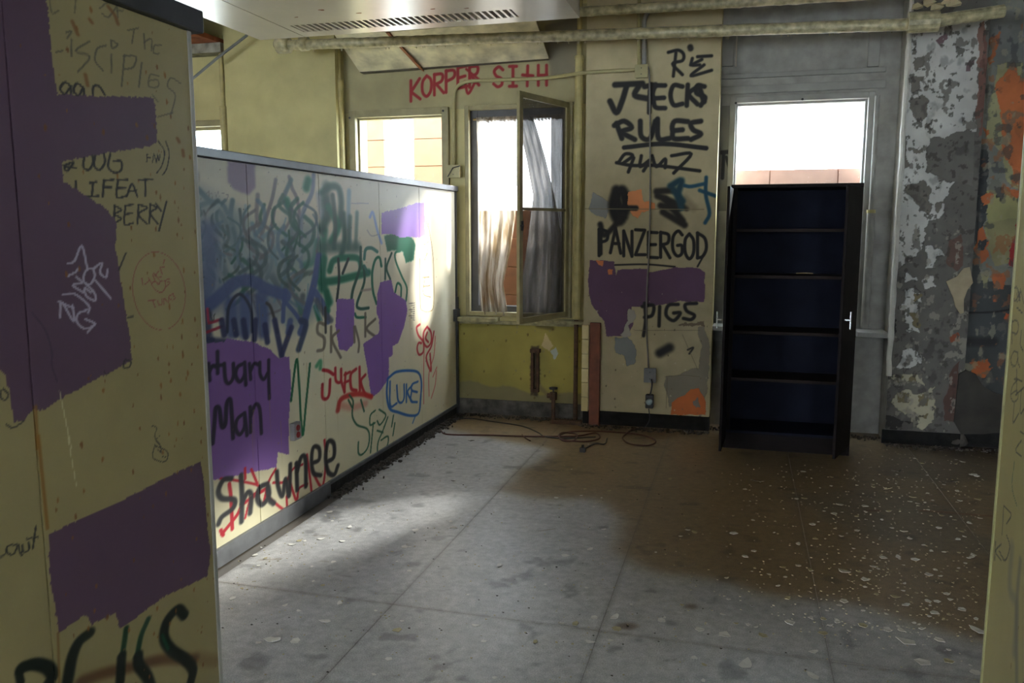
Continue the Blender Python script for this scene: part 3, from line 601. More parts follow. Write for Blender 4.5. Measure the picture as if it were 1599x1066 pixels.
# fluorescent / deflector: two hanging slanted panels behind the duct
SP = empty('slanted_panel', (-2.2, 6.3, 2.9), 'two slanted plaster-board panels with mould sloping from the pipe to the wall', 'panel')
def quad_slab(px4, Ys, th, name, m, par):
    P = [onY(x, y, Y) for (x, y), Y in zip(px4, Ys)]; P = [Vector(p) for p in P]; nrm = (P[1] - P[0]).cross(P[3] - P[0]).normalized()
    return MB().prism(P, nrm * th).build(name, m, par)
pm = plain('mouldy_board', (222, 214, 184), rough=.6, var=.45, scale=7, bump=.3)
YT, YB_ = 6.15, 6.56
quad_slab([(522, 54), (601, 50), (657, 106), (562, 113)], (YT, YT, YB_, YB_), .015, 'board', pm, SP)
quad_slab([(607, 50), (836, 32), (857, 92), (661, 106)], (YT, YT, YB_, YB_), .015, 'board', pm, SP)
quad_slab([(603, 52), (608, 52), (662, 112), (655, 108)], (YT - .01, YT - .01, YB_ - .01, YB_ - .01), .012, 'joint_strip', plain('rusty_strip', (150, 96, 66), rough=.8), SP)
quad_slab([(562, 113), (857, 92), (857, 94), (568, 116)], (YB_ - .005, YB_ - .005, WY - .01, WY - .01), .01, 'edge_board', plain('grey_edge', (120, 114, 100), rough=.8), SP)

def pipe(label, pts, r, m, extra=None, cat='pipe', name='pipe', n=12, ragged=0.0):
    P = pts; root = None
    if ragged:
        P2 = []; 
        for a, b_ in zip(P[:-1], P[1:]):
            a, b_ = Vector(a), Vector(b_); k = max(2, int((b_ - a).length / .03))
            P2 += [a.lerp(b_, j / k) for j in range(k)]
        P2.append(Vector(P[-1])); P = P2
    rv = [r * (1 + rnd.uniform(-ragged, ragged)) for _ in P] if ragged else None
    o = MB().tube(P, r, n, rv=rv).build(name, m, loc=P[len(P) // 2], smooth=True); return tag(o, label, cat)
HY = 6.0
a = onY(436, 71, HY); b_ = onY(1420, 38, HY)
a[2] -= .0; rt_ = empty('heating_pipe', ((a[0] + b_[0]) / 2, HY, a[2]), 'lower long horizontal pipe with flaking yellow paint crossing above the windows', 'pipe')
P2 = [Vector(a).lerp(Vector(b_), j / 150) for j in range(151)]
MB().tube(P2, .04, 14, rv=[.037 + rnd.uniform(-.001, .003) for _ in P2]).build('pipe_run', m_pipe, rt_, smooth=True)
e0 = Vector(a); MB().tube([e0 + Vector((-.01, 0, 0)), e0 + Vector((.09, 0, 0))], .062, 14).tube([e0 + Vector((.0, 0, 0)), e0 + Vector((-.01, .05, .05)), e0 + Vector((-.01, .08, .1))], .05, 12).build('elbow', m_pipe, rt_, smooth=True)
MB().tube([e0 + Vector((.22, 0, .01)), e0 + Vector((.22, .02, .16))], .03, 10).tube([e0 + Vector((.19, 0, 0)), e0 + Vector((.25, 0, 0))], .056, 12).build('tee', m_pipe, rt_, smooth=True)
e1 = Vector(b_); MB().tube([e1 + Vector((-.01, 0, .01)), e1 + Vector((.17, 0, .01))], .066, 14).build('coupling', m_pipe, rt_)
MB().tube([e1 + Vector((.15, 0, .01)), e1 + Vector((.55, .06, .06))], .04, 12).build('pipe_run', m_pipe, rt_)
dr = MB()   # hanging paint flakes
for i in range(46):
    p = Vector(a).lerp(Vector(b_), rnd.random()) - Vector((0, .02, .046)); s_ = rnd.uniform(.006, .016)
    dr.prism([p, p + Vector((s_, 0, 0)), p + Vector((s_ * .6, .004, -s_ * 1.1))], (0, .002, 0))
tag(dr.build('paint_flakes', m_pipe, rt_), kind='stuff')
a = onY(880, 20, 6.1); b_ = onY(1420, -12, 6.1)
P2 = [Vector(a).lerp(Vector(b_), j / 80) for j in range(81)]
tag(MB().tube(P2, .035, 12, rv=[.035 + rnd.uniform(-.003, .003) for _ in P2]).build('heating_pipe', m_pipe, loc=tuple((a + b_) / 2), smooth=True), 'upper horizontal pipe running along the top edge of the picture', 'pipe')
# bent scrap lath by the coupling
sc = MB(); rs = random.Random(6)
for i in range(5):
    c = Vector(onY(1432 + i * 16 + rs.uniform(-4, 4), 6 + rs.uniform(-6, 6), 6.14)); n = 7; r0 = rs.uniform(.025, .05)
    sc.prism([c + Vector((r0 * rs.uniform(.6, 1.2) * math.cos(6.283 * k / n), .02 * math.sin(k * 2), r0 * .7 * rs.uniform(.5, 1.2) * math.sin(6.283 * k / n))) for k in range(n)], (rs.uniform(-.01, .01), .015, .008))
tag(sc.build('torn_plaster', plain('cream_plaster_flake', (190, 176, 140), rough=.8), loc=tuple(onY(1460, 8, 6.2))), 'torn cream plaster scraps hanging at the pipe coupling', 'plaster', kind='stuff')

def vpipe(x, y0, y1, Y, r, label, segs=None):
    p0, p1 = onY(x, y0, Y), onY(x, y1, Y); X = (p0[0] + p1[0]) / 2
    z0_ = max(.0, p1[2]); z1_ = min(CEIL, p0[2])
    root = empty('standpipe', (X, Y, z0_), label, 'pipe')
    zs = [z1_] + [onY(x, s, Y)[2] for s in (segs or [])] + [z0_]
    for k, (za, zb) in enumerate(zip(zs[:-1], zs[1:])):
        MB().tube([(X, Y, za), (X, Y, zb)], r * (.62 if k == 0 and segs else 1.0), 14).build('pipe_sleeve', m_greywall if 'grey' in label else m_yelpipe, root, smooth=False)
        if k: MB().tube([(X, Y, za + .012), (X, Y, za - .012)], r * 1.12, 14).build('collar', m_yelpipe, root)
    return root
vpipe(903, 0, 497, 6.50, .033, 'tall yellow standpipe at the right of the open screen window', [90, 265])
vpipe(534, 60, 500, 6.54, .033, 'yellow standpipe in the corner left of the closed window', [128, 205])
vpipe(354, 55, 500, 6.54, .033, 'yellow standpipe at the far left beside the leftmost window', [168])
vpipe(1360, 150, 512, 6.60, .028, 'grey standpipe at the right of the bare window', [330])
# conduit: box, riser, bend, run to the junction box
m_con = plain('painted_conduit', (172, 162, 116), rough=.5, var=.15)
CYY = WY - .03
q = lambda x, y, Y=CYY: tuple(onY(x, y, Y))
tag(MB().tube(smooth_path([q(709, 262), q(709, 200), q(709, 155), q(712, 138), q(724, 129), q(745, 126), q(800, 124), q(850, 122), q(880, 118, 6.5), q(910, 114, 6.42), q(950, 111, 6.42), q(992, 109, 6.42)], 4), .014, 10).build('conduit', m_con, loc=q(709, 262), smooth=True), 'painted conduit rising from the left switch box and bending across to the junction box', 'conduit')
def boxy(x0, y0, x1, y1, Y, d, name, m, label, cat):
    a = onY(x0, y1, Y); b = onY(x1, y0, Y); r = empty(name, ((a[0] + b[0]) / 2, Y + d, a[2]), label, cat)
    MB().box((a[0], Y, a[2]), (b[0], Y + d, b[2])).build('box', m, r, .004)
    MB().box((a[0] - .004, Y - .006, a[2] - .004), (b[0] + .004, Y, b[2] + .004)).build('cover', m, r, .002)
    for z in (.25, .75): MB().tube([((a[0] + b[0]) / 2, Y - .006, a[2] + (b[2] - a[2]) * z), ((a[0] + b[0]) / 2, Y - .009, a[2] + (b[2] - a[2]) * z)], .004, 8).build('screw', m_dark, r)
    return r
sb_ = boxy(699, 258, 717, 277, 6.54, .07, 'switch_box', m_con, 'small painted switch box between the two left windows', 'switch box')
MB().tube([q(699, 276, 6.52), q(707, 262, 6.52), q(718, 259, 6.52)], .004, 6).build('wire', m_dark, sb_)
boxy(992, 101, 1011, 121, 6.40, .06, 'junction_box', m_con, 'square painted junction box high on the pier above the black writing', 'junction box')
tag(MB().tube([q(998, 101, 6.43), q(998, 0, 6.43)], .014, 10).build('conduit', m_con, loc=q(998, 60, 6.43), smooth=True), 'straight conduit going up from the junction box, the left one of the pair', 'conduit')
tag(MB().tube(smooth_path([q(1006, 101, 6.43), q(1006, 60, 6.43), q(1006, 35, 6.43), q(1010, 22, 6.42), q(1020, 14, 6.4), q(1040, 10, 6.35)], 4), .017, 10).build('conduit', m_greywall, loc=q(1006, 60, 6.43), smooth=True), 'grey conduit bending right above the junction box', 'conduit')
tag(MB().tube(smooth_path([q(1012, 104, 6.43), q(1014, 120, 6.43), q(1015, 200, 6.44), q(1015, 330, 6.44), q(1013, 400, 6.44), q(1010, 460, 6.44), q(1010, 520, 6.44), q(1013, 578, 6.44)], 5), .0065, 8).build('cable', plain('grey_cable', (128, 124, 116), rough=.5), loc=q(1015, 330, 6.44), smooth=True), 'grey cable running down the pier to the wall socket', 'cable')
ob = boxy(1006, 576, 1024, 596, 6.41, .05, 'wall_socket', plain('grey_plastic', (120, 120, 118), rough=.5), 'grey surface-mounted socket box low on the pier', 'socket')
tl = empty('hanging_adapter', q(1014, 640, 6.38), 'black adapter with a clear dome hanging on a short cord below the wall socket', 'adapter')
MB().tube(smooth_path([q(1017, 592, 6.385), q(1018, 602, 6.36), q(1015, 618, 6.37)]), .006, 8).build('cord', m_dark, tl, smooth=True)
a = q(1007, 638, 6.35); b_ = q(1020, 617, 6.35); MB().box((a[0], 6.36, a[2]), (b_[0], 6.41, b_[2])).build('body', m_dark, tl, .008)
cx_, cz_ = (a[0] + b_[0]) / 2, (a[2] + b_[2]) / 2
bm = MB()
for k in range(7):
    pass
bm.tube([(cx_, 6.362, cz_), (cx_, 6.35, cz_), (cx_, 6.342, cz_), (cx_, 6.338, cz_)], .03, 16, rv=[.028, .026, .018, .005]).build('dome', plain('clear_plastic', (150, 165, 165), rough=.1, var=0), tl, smooth=True)
MB().tube(smooth_path([q(1013, 638, 6.38), q(1014, 655, 6.36), tuple(onZ(1005, 668, .01)), tuple(onZ(985, 672, .006))]), .004, 6).build('cord', m_dark, tl, smooth=True)
dg = onZ(292, 130, 2.6)
tag(MB().tube([q(285, 136, 6.3), q(340, 90, 6.3), q(386, 55, 6.3)], .012, 8).build('stay_wire', plain('grey_wire', (110, 112, 110), rough=.5), loc=q(340, 90, 6.3)), 'grey stay wire slanting up across the far left window bay', 'wire')

# radiator stubs, brown board, bullnose tiles
vr = vpipe(899, 500, 655, 6.50, .018, 'rusty thin pipe standing below the sill at the right of the recess'); 
rust_m = plain('rusty_iron', (84, 60, 42), rough=.8, var=.5, scale=30)
for ch in vr.children: ch.data.materials[0] = rust_m
vv = empty('radiator_valve', tuple(onZ(872, 652, 0)), 'old iron radiator valve stub standing up from the floor below the window', 'valve')
vx, vy = onZ(872, 652, 0)[0], 6.42
zt_ = onY(872, 607, vy)[2]
MB().tube([(vx, vy, 0), (vx, vy, zt_ - .05)], .016, 10).build('stem', rust_m, vv, smooth=True)
MB().tube([(vx, vy, zt_ - .09), (vx, vy, zt_ - .03)], .03, 12).tube([(vx - .05, vy, zt_ - .06), (vx, vy, zt_ - .06)], .02, 10).build('valve_body', rust_m, vv)
MB().tube([(vx, vy, zt_ - .03), (vx, vy, zt_)], .007, 8).tube([(vx, vy, zt_ - .004), (vx, vy, zt_ + .01)], .034, 14).build('hand_wheel', m_dark, vv)
bk = empty('radiator_bracket', q(835, 616, WY - .02), 'rusted vertical radiator bracket on the yellow wall under the window', 'bracket')
a = q(829, 612, WY - .03); b_ = q(841, 545, WY - .03)
MB().box((a[0], WY - .035, a[2]), (a[0] + .02, WY, b_[2])).box((b_[0] - .018, WY - .035, a[2]), (b_[0], WY, b_[2])).build('side_bar', rust_m, bk)
MB().box((a[0] - .005, WY - .05, b_[2] - .03), (b_[0] + .012, WY, b_[2])).build('top_bar', rust_m, bk)
MB().box((a[0], WY - .03, a[2]), (b_[0], WY, a[2] + .03)).build('foot_bar', rust_m, bk)
MB().box((vx - .02, 6.40, 0), (-1.2, 6.46, .03)).build('rubble_x', rust_m, vv).name = 'pipe_stub'
brd = empty('brown_board', tuple(onZ(927, 665, 0)), 'narrow red-brown board standing against the pier below the sill', 'board')
x0b, x1b = onY(920, 590, 6.40)[0], onY(936, 590, 6.40)[0]
MB().box((x0b, 6.40, 0.0), (x1b, 6.445, .83)).build('plank', plain('red_brown_wood', (122, 66, 40), rough=.6, var=.35, scale=14), brd, .003)
m_tile = plain('cream_glazed_tile', (206, 190, 134), rough=.35, var=.15)
x0b, x1b = onY(908, 590, 6.44)[0], onY(919, 590, 6.44)[0]
for k in range(6):
    MB().box((x0b, 6.435, .11 + k * .117), (x1b, 6.47, .11 + (k + 1) * .117 - .004)).build('bullnose_tile', m_tile, back, .004)

# ================================================================== LOW PARTITION WITH GRAFFITI
PX = -2.30; PTOP = 1.87
pt = empty('partition', (PX, 4.3, 0), 'low cream partition covered in blue, green and red spray graffiti under a dark top rail', 'partition')
pp = Canvas('X', PX, 2.32, 6.55, 0.085, PTOP, 0.0075, 0.005, (224, 216, 188), 1)
pp.mottle(.05, 2); pp.k = .62
# blended greyer towards the top, yellower towards the foot
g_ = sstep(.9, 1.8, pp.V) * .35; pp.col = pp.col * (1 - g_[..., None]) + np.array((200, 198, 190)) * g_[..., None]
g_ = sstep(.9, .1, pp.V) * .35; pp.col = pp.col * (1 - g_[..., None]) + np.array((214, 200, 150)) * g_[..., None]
a4 = lambda x, y: (290 + x / 3.555, 220 + y / 3.555); a5 = lambda x, y: (290 + x / 2.664, 500 + y / 2.664)
a6 = lambda x, y: (490 + x / 4.442, 260 + y / 4.442); a7 = lambda x, y: (490 + x / 3.333, 480 + y / 3.333); a3 = lambda x, y: (320 + x / 2.625, 660 + y / 2.625)
TE = (92, 118, 124); BL = (74, 90, 142); GR = (12, 104, 76); DG = (20, 74, 60); PU = (140, 102, 172); LB = (116, 146, 160); GY = (112, 108, 112)
def T(zf, s, wz0, col, soft=.5, alpha=.9, k=3.555, rag=0): S(pp, zf, s, wz0 * 1.15, col, soft, alpha, True, k, rag)
PG(pp, a4, '232,110 385,125 385,260 350,300 270,270 235,230', (140, 120, 150), rag=.003, alpha=.85, blur=2)
# soft haze of sprayed tone
T(a4, '60,330 150,500 120,800', 110, (138, 152, 160), .9, .7); T(a4, '200,420 330,520 420,700 560,640', 120, (140, 160, 164), .9, .7)
T(a4, '560,560 640,700 700,520', 100, (126, 150, 146), .9, .6); T(a4, '120,880 300,900 450,950', 130, (100, 110, 140), .9, .6)
T(a4, '520,900 620,960 740,900', 90, (128, 140, 150), .9, .5); T(a4, '90,520 100,620 60,560', 60, (140, 170, 178), .9, .6)
# grey-teal swooshes
T(a4, '30,230 110,310 190,400 250,520 270,650 300,760', 26, TE); T(a4, '45,140 60,200 40,290', 24, GY, .6, .6); T(a4, '60,370 130,340 200,350 230,400', 22, TE)
T(a4, '50,420 90,400 130,440 110,500 60,480', 20, GY); T(a4, '260,330 250,430 290,560 300,640 330,720', 22, TE); T(a4, '300,380 310,480 300,540', 14, (58, 76, 78))
T(a4, '400,300 395,420 420,520', 20, GY, .5, .7); T(a4, '370,460 390,560 340,680 320,760', 22, LB); T(a4, '220,560 240,640 290,740 260,800', 18, (66, 84, 88))
T(a4, '500,215 480,320 445,430 420,540', 17, GY, .4, .8); T(a4, '495,370 480,460 455,520', 13, GY); T(a4, '575,200 590,260 620,330 640,480', 18, GY, .4, .8)
T(a4, '585,215 545,330 600,430 560,560', 20, TE); T(a4, '710,190 700,290 650,400 640,520 640,700', 20, (120, 136, 158)); T(a4, '540,300 520,360 590,420', 18, (70, 110, 96))
T(a4, '400,560 470,510 560,520 540,640 440,640 400,700', 22, LB); T(a4, '430,640 450,700 400,760', 18, (60, 70, 70)); T(a4, '470,560 480,660 450,760', 20, TE)
T(a4, '600,480 590,600 560,700 560,820', 34, TE, .6, .8); T(a4, '530,560 560,610 520,720', 12, (60, 74, 70)); T(a4, '600,790 660,740 700,730', 22, (58, 76, 68)); T(a4, '480,760 520,820 580,800', 40, (66, 80, 86), .7)
T(a4, '650,860 640,960 700,880', 26, (60, 66, 62), .6); T(a4, '190,620 210,700 240,780', 30, (70, 88, 92), .6); T(a4, '60,600 100,600', 22, LB); T(a4, '45,780 110,790|40,860 120,865', 14, (74, 78, 86))
T(a4, '680,220 670,260', 34, GR, .7); T(a4, '560,330 575,370', 30, GR, .7); T(a4, '590,540 570,610', 20, DG, .6); T(a4, '730,560 710,660 660,690', 30, GR, .7, .8); T(a4, '560,662 600,660', 13, DG, .4)
T(a4, '610,860 640,950', 22, GR, .6); T(a4, '770,500 760,640 750,820', 34, GR, .7, .8); T(a4, '720,920 740,990', 22, GR, .6); T(a4, '780,250 790,420', 40, (60, 90, 80), .7, .7)
for x, y, w_, c in ((120, 380, 130, (138, 156, 160)), (250, 470, 120, (130, 150, 156)), (330, 620, 120, (150, 164, 168)), (480, 560, 100, (142, 160, 164)), (620, 480, 110, (138, 156, 158)), (200, 650, 120, (126, 146, 154)), (440, 720, 120, (118, 134, 142)), (700, 620, 90, (130, 152, 150)), (600, 850, 120, (120, 134, 140))):
    T(a4, f'{x},{y} {x + 30},{y + 60} {x + 10},{y + 120}', w_, c, .95, .6)
for i in range(60):
    x = rnd.uniform(40, 740); y = rnd.uniform(330, 900); c = rnd.choice([TE, GY, LB, (84, 100, 104), DG, (150, 170, 176)])
    T(a4, f'{x:.0f},{y:.0f} {x + rnd.uniform(-30, 30):.0f},{y + 60:.0f} {x + rnd.uniform(-60, 60):.0f},{y + rnd.uniform(90, 170):.0f}', rnd.uniform(7, 16), c, .5, .7)
for i in range(46):
    x = rnd.uniform(30, 690); y = rnd.uniform(280, 760); c = rnd.choice([(84, 112, 118), (70, 92, 98), (98, 124, 140), (60, 84, 80), (44, 92, 80), (176, 186, 188), (110, 108, 112)]); d = rnd.choice([-1, 1]); q1 = rnd.uniform(30, 80)
    T(a4, f'{x:.0f},{y:.0f} {x + d * q1:.0f},{y + 50:.0f} {x + d * q1 * .9:.0f},{y + 130:.0f} {x - d * 12:.0f},{y + 190:.0f}', rnd.uniform(11, 21), c, .45, .75)
# blue bands
T(a4, '120,500 130,650 120,900', 85, (92, 106, 142), .8, .9); T(a4, '70,950 180,870 270,790 360,775 450,820 560,860', 62, BL, .3, .9)
T(a4, '250,900 260,1060|330,880 330,1060|420,860 430,1060', 60, BL, .5, .85); T(a4, '230,1060 240,920 300,850 360,930 370,1060', 14, (40, 46, 70)); T(a4, '740,640 720,760 690,880 655,1020 640,1060', 38, BL, .3, .95)
T(a4, '720,840 770,920 790,1000', 32, BL, .3); T(a4, '555,830 545,900 540,1000', 22, BL, .3); T(a4, '560,900 610,960 640,1010', 20, BL, .3); T(a4, '120,960 130,1100 220,1120', 40, (56, 62, 96), .5)
T(a4, '450,900 470,920 490,980 510,1060', 14, (62, 60, 56)); T(a4, '120,930 125,1000', 10, (190, 40, 80)); T(a4, '95,880 100,1040|130,1010 200,990|120,1060 200,1030', 14, (160, 30, 60), .4)
T(a4, '130,930 150,1000 160,960', 5, (60, 60, 66), .3)
T(a4, '580,1000 570,1060', 30, BL, .4); T(a4, '740,300 760,420', 30, (120, 140, 170), .8, .5)
# bottom fringe of blue/black strokes
T(a5, '60,0 60,70 110,85|150,0 160,60|200,0 210,60|240,0 250,70|290,0 285,80|330,20 340,90|370,0 400,150|440,30 400,140', 20, (48, 54, 96), .4, .9, 2.664); T(a5, '480,0 500,20 470,120', 22, (52, 66, 100), .4, .9, 2.664)
# green block letters, middle
T(a6, '60,180 110,140 170,150 190,250 180,400', 38, DG, .7, .85, 4.442); T(a6, '80,230 90,330 60,430', 50, DG, .7, .85, 4.442); T(a6, '100,280 130,330 170,420 120,520', 40, GR, .7, .85, 4.442)
T(a6, '130,200 150,400 140,560', 30, (40, 76, 66), .6, .85, 4.442); T(a6, '245,170 240,340 250,520', 26, (100, 140, 160), .7, .7, 4.442); T(a6, '205,330 215,500 190,620', 34, DG, .7, .9, 4.442)
T(a6, '250,350 240,560', 30, (50, 92, 80), .7, .85, 4.442); T(a6, '300,320 290,560', 24, (70, 110, 100), .7, .7, 4.442); T(a6, '60,560 180,560 300,560', 60, (52, 92, 84), .8, .8, 4.442); T(a6, '70,640 60,780 110,940', 44, GR, .6, .9, 4.442)
T(a6, '330,700 310,640 240,630 140,650 110,720', 34, GR, .5, .95, 4.442); T(a6, '50,800 150,790 260,765 380,735', 44, GR, .5, .95, 4.442); T(a6, '170,640 175,780 160,930', 18, (24, 44, 44), .3, .95, 4.442); T(a6, '240,640 200,740', 18, (24, 44, 44), .3, .95, 4.442)
T(a6, '325,560 320,700 270,860 260,960', 20, DG, .3, .95, 4.442); T(a6, '345,690 350,800 300,950 320,985 380,980', 18, DG, .3, .95, 4.442); T(a6, '440,590 400,565 360,575 350,640|350,690 378,742', 20, (40, 110, 100), .3, .95, 4.442)
T(a6, '285,1020 300,1045 360,1045', 16, GR, .3, .95, 4.442); T(a6, '470,690 455,630 425,650 405,740 410,860 435,950', 17, GR, .3, .95, 4.442)
T(a6, '497,640 495,780|540,600 505,700 530,780', 15, DG, .3, .95, 4.442); T(a6, '600,585 565,600 570,660 610,760 645,840 640,930', 14, GR, .3, .95, 4.442); T(a6, '605,900 605,830 580,810 565,870', 14, GR, .3, .95, 4.442)
T(a6, '330,860 400,850', 14, (160, 140, 130), .6, .7, 4.442); T(a6, '90,870 100,1000', 30, GR, .6, .8, 4.442); T(a6, '20,930 60,1000 120,1066', 34, (80, 84, 100), .5, .8, 4.442)
PG(pp, a6, '490,480 560,460 680,490 705,540 690,650 640,670 620,590 560,580 510,590', GR, rag=.006, blur=1)
T(a6, '390,350 410,320 440,440 470,530', 16, (120, 150, 220), .7, .7, 4.442); T(a6, '260,255 380,255', 5, (150, 150, 160), .5, .7, 4.442); T(a6, '370,440 400,480 450,470', 6, (150, 146, 150), .5, .7, 4.442)
PG(pp, a6, '470,320 600,290 720,250 765,250 772,475 730,495 690,488 600,490 540,465 470,470', (158, 124, 204), rag=.004)
# oval with letters down the right end
T(a6, '735,640 738,950 760,1000 800,1005 830,970 832,800 825,600 790,380', 6, (140, 112, 60), .4, .85, 4.442); T(a6, '780,380 790,420|760,500 765,540 795,520|790,570 765,690 795,730|765,650 790,600', 6, (120, 98, 56), .4, .85, 4.442)
T(a6, '755,770 800,765|770,770 760,880 810,905|765,830 805,825', 8, (96, 76, 36), .3, .95, 4.442)
for k in range(9): T(a6, f'{660 + (k % 3) * 14},{950 + k * 14} {700},{945 + k * 15}', 5, (70, 68, 70), .3, .8, 4.442)
# lower purple patches
PG(pp, a7, '120,-45 210,-45 212,0 205,190 175,225 132,220 112,100', PU, rag=.004); 
# grey letters behind
T(a7, '60,90 25,80 20,130 55,160 50,215 20,225', 14, (128, 116, 100), .4, .9, 3.333); T(a7, '90,100 90,230|130,120 95,165 140,260', 13, (120, 108, 92), .4, .9, 3.333); T(a7, '215,100 235,180 232,230|210,100 212,180', 12, (120, 108, 92), .4, .9, 3.333); T(a7, '268,30 268,150|320,60 275,110 325,155', 12, (110, 98, 84), .4, .9, 3.333)
T(a7, '60,0 62,130', 12, (50, 48, 48), .4, .9, 3.333)
pp.poly([(594, 440), (611, 437), (615, 456), (634, 469), (636, 485), (635, 492), (631, 510), (622, 535), (613, 540), (613, 555), (607, 558), (607, 591), (592, 612), (580, 621), (574, 579), (567, 537), (580, 528), (592, 519), (592, 498), (588, 489), (589, 460)], PU, rag=.004)
pp.poly([(240, 532), (309, 536), (350, 534), (354, 528), (395, 534), (421, 545), (436, 560), (451, 556), (455, 594), (451, 658), (451, 710), (434, 705), (432, 729), (380, 740), (322, 751), (240, 762)], PU, rag=.003)
DK = (50, 44, 62)
T(a5, '75,185 50,180 45,220 65,240 78,215 72,180', 13, DK, .4, .95, 2.664); T(a5, '95,180 100,250|98,215 112,190 130,195', 13, DK, .4, .95, 2.664); T(a5, '132,130 133,220|112,190 158,185', 13, DK, .4, .95, 2.664)
T(a5, '160,180 165,245 180,262 198,235 198,180', 13, DK, .4, .95, 2.664); T(a5, '240,180 215,195 208,230 225,255 245,225 245,175 250,268', 13, DK, .4, .95, 2.664); T(a5, '265,180 270,245|270,210 285,180 303,185', 12, DK, .4, .95, 2.664); T(a5, '308,175 310,225 325,245 340,220|345,165 345,240 348,325', 12, DK, .4, .95, 2.664)
T(a5, '112,512 120,420 125,365 140,370 150,440 165,430 170,350 185,330 192,400 197,490', 15, DK, .35, .95, 2.664); T(a5, '245,385 215,410 208,450 225,475 245,440 245,385 255,478', 13, DK, .35, .95, 2.664); T(a5, '268,360 270,465|270,400 290,350 308,370 315,470', 13, DK, .35, .95, 2.664)
T(a5, '438,335 460,165 470,240 485,478 500,350 517,180', 9, (20, 104, 66), .3, .95, 2.664); T(a5, '545,190 560,170 560,200', 14, (60, 150, 100), .6, .8, 2.664)
RD = (184, 30, 44)
T(a3, '65,228 140,238 220,258 205,290 190,300|165,185 165,230|190,190 215,250', 9, RD, .3, .95, 2.625); T(a3, '100,250 108,320 112,435|70,455 130,380 160,330 250,270|65,440 75,460', 13, RD, .3, .95, 2.625)
T(a3, '290,190 262,240 240,330|255,300 330,358 335,300|280,245 330,240 360,190 400,170', 9, RD, .3, .95, 2.625); T(a3, '345,230 375,318 385,270 420,250|418,130 430,220 438,290|490,70 495,160 480,262 440,200', 9, RD, .3, .95, 2.625); T(a3, '165,390 180,330 200,290', 8, RD, .3, .95, 2.625)
K2 = (38, 37, 40)
T(a3, '108,228 75,235 55,280 70,310 120,315 115,350 70,385 55,415', 17, K2, .45, .97, 2.625); T(a3, '148,215 152,300 150,405|152,330 175,285 190,300 185,370', 17, K2, .45, .97, 2.625)
T(a3, '255,250 225,265 215,310 235,335 262,300 258,260 262,310 282,330', 17, K2, .45, .97, 2.625); T(a3, '295,200 300,260 318,300 330,230 345,300 350,170', 15, K2, .45, .97, 2.625); T(a3, '375,165 378,275|378,200 395,140 412,150 414,260', 15, K2, .45, .97, 2.625)
T(a3, '440,165 468,150 468,105 445,100 437,150 445,205 475,215', 14, K2, .45, .97, 2.625); T(a3, '500,160 528,140 528,85 505,78 495,140 505,200 530,212 545,175', 15, K2, .45, .97, 2.625)
T(a7, '48,325 75,330 102,348', 15, RD, .3, .95, 3.333); T(a7, '85,375 80,450 65,475 45,465 45,400', 14, RD, .4, .95, 3.333); T(a7, '112,315 115,380 140,385 142,320|142,380 160,440', 13, RD, .35, .95, 3.333)
T(a7, '165,340 160,440|160,350 188,335|160,390 180,382', 12, RD, .35, .95, 3.333); T(a7, '220,320 192,350 195,420 222,432', 14, RD, .4, .95, 3.333); T(a7, '238,310 240,432|268,350 245,385 268,450 298,462', 13, RD, .4, .95, 3.333)
T(a7, '125,535 140,480 190,455 250,450 300,465', 22, (196, 44, 40), .5, .9, 3.333); T(a7, '150,510 200,520 270,500', 26, (210, 110, 96), .8, .5, 3.333)
SG = (32, 92, 62)
T(a7, '185,455 205,490 200,560 225,610 275,630 290,670 280,730 250,765 232,755 232,700|200,520 180,480|245,480 262,540', 9, SG, .3, .95, 3.333); T(a7, '320,535 295,560 293,610 318,600|310,600 295,755|340,530 375,560 345,610 330,590|385,570 360,640 335,700 330,760|350,690 385,670 385,710 365,745|330,640 360,650', 8, SG, .3, .95, 3.333)
T(a7, '415,560 405,620|422,600 412,665', 8, SG, .3, .95, 3.333)
LBU = (30, 96, 172)
T(a7, '390,365 430,335 500,328 545,340 560,390 556,470 545,550 500,562 440,545 395,525 380,450 385,370', 12, LBU, .3, .95, 3.333); T(a7, '397,385 398,510 432,498|432,405 438,480 455,495 470,470 470,400|482,400 482,492|512,405 488,440 512,492|542,385 512,400 510,430 538,440|510,430 505,485 538,492', 10, LBU, .3, .95, 3.333); T(a7, '530,560 515,600', 8, LBU, .5, .7, 3.333)
T(a7, '552,88 535,105 545,145 570,180 570,230 548,245 538,215 545,185 560,185|590,100 572,130 572,180 590,205 610,180 610,130 590,100|590,130 582,160 596,180|625,125 612,200 585,260 610,330 605,240', 10, RD, .35, .9, 3.333)
T(a7, '575,200 572,320 572,500|632,150 625,250 600,340 600,460|640,310 620,360|638,330 632,400 612,470', 6, (206, 90, 84), .4, .85, 3.333)
# stains, drips, screw holes, pencil
pp.specks(220, [(150, 120, 70), (110, 90, 60), (120, 116, 110)], .002, .006, seed=21, alpha=.7); pp.specks(60, [(40, 38, 36)], .002, .004, region=(2.8, 4.8, 1.3, 1.85), seed=5)
for i in range(16):
    u = rnd.uniform(3.0, 6.2); v = rnd.uniform(.4, 1.2); sl, ok = pp.box([[u, v], [u, v - .25]], .01)
    if ok: D = np.abs(pp.U[sl] - u); pp.blend(sl, .35 * (1 - sstep(.001, .006, D)) * sstep(v - .3, v, pp.V[sl]), (170, 140, 70))
S(pp, a4, '118,290 130,280 128,310|140,290 150,300 145,325|165,285 170,310|180,280 185,310|200,290 215,290|220,300 235,300 228,330', 4, (120, 116, 118), .4, .6, k=3.555)
m_part = mat('partition_enamel', YEL, 0.5, attr=True, var=0.06, scale=4, bump=0.03, spec=.3)
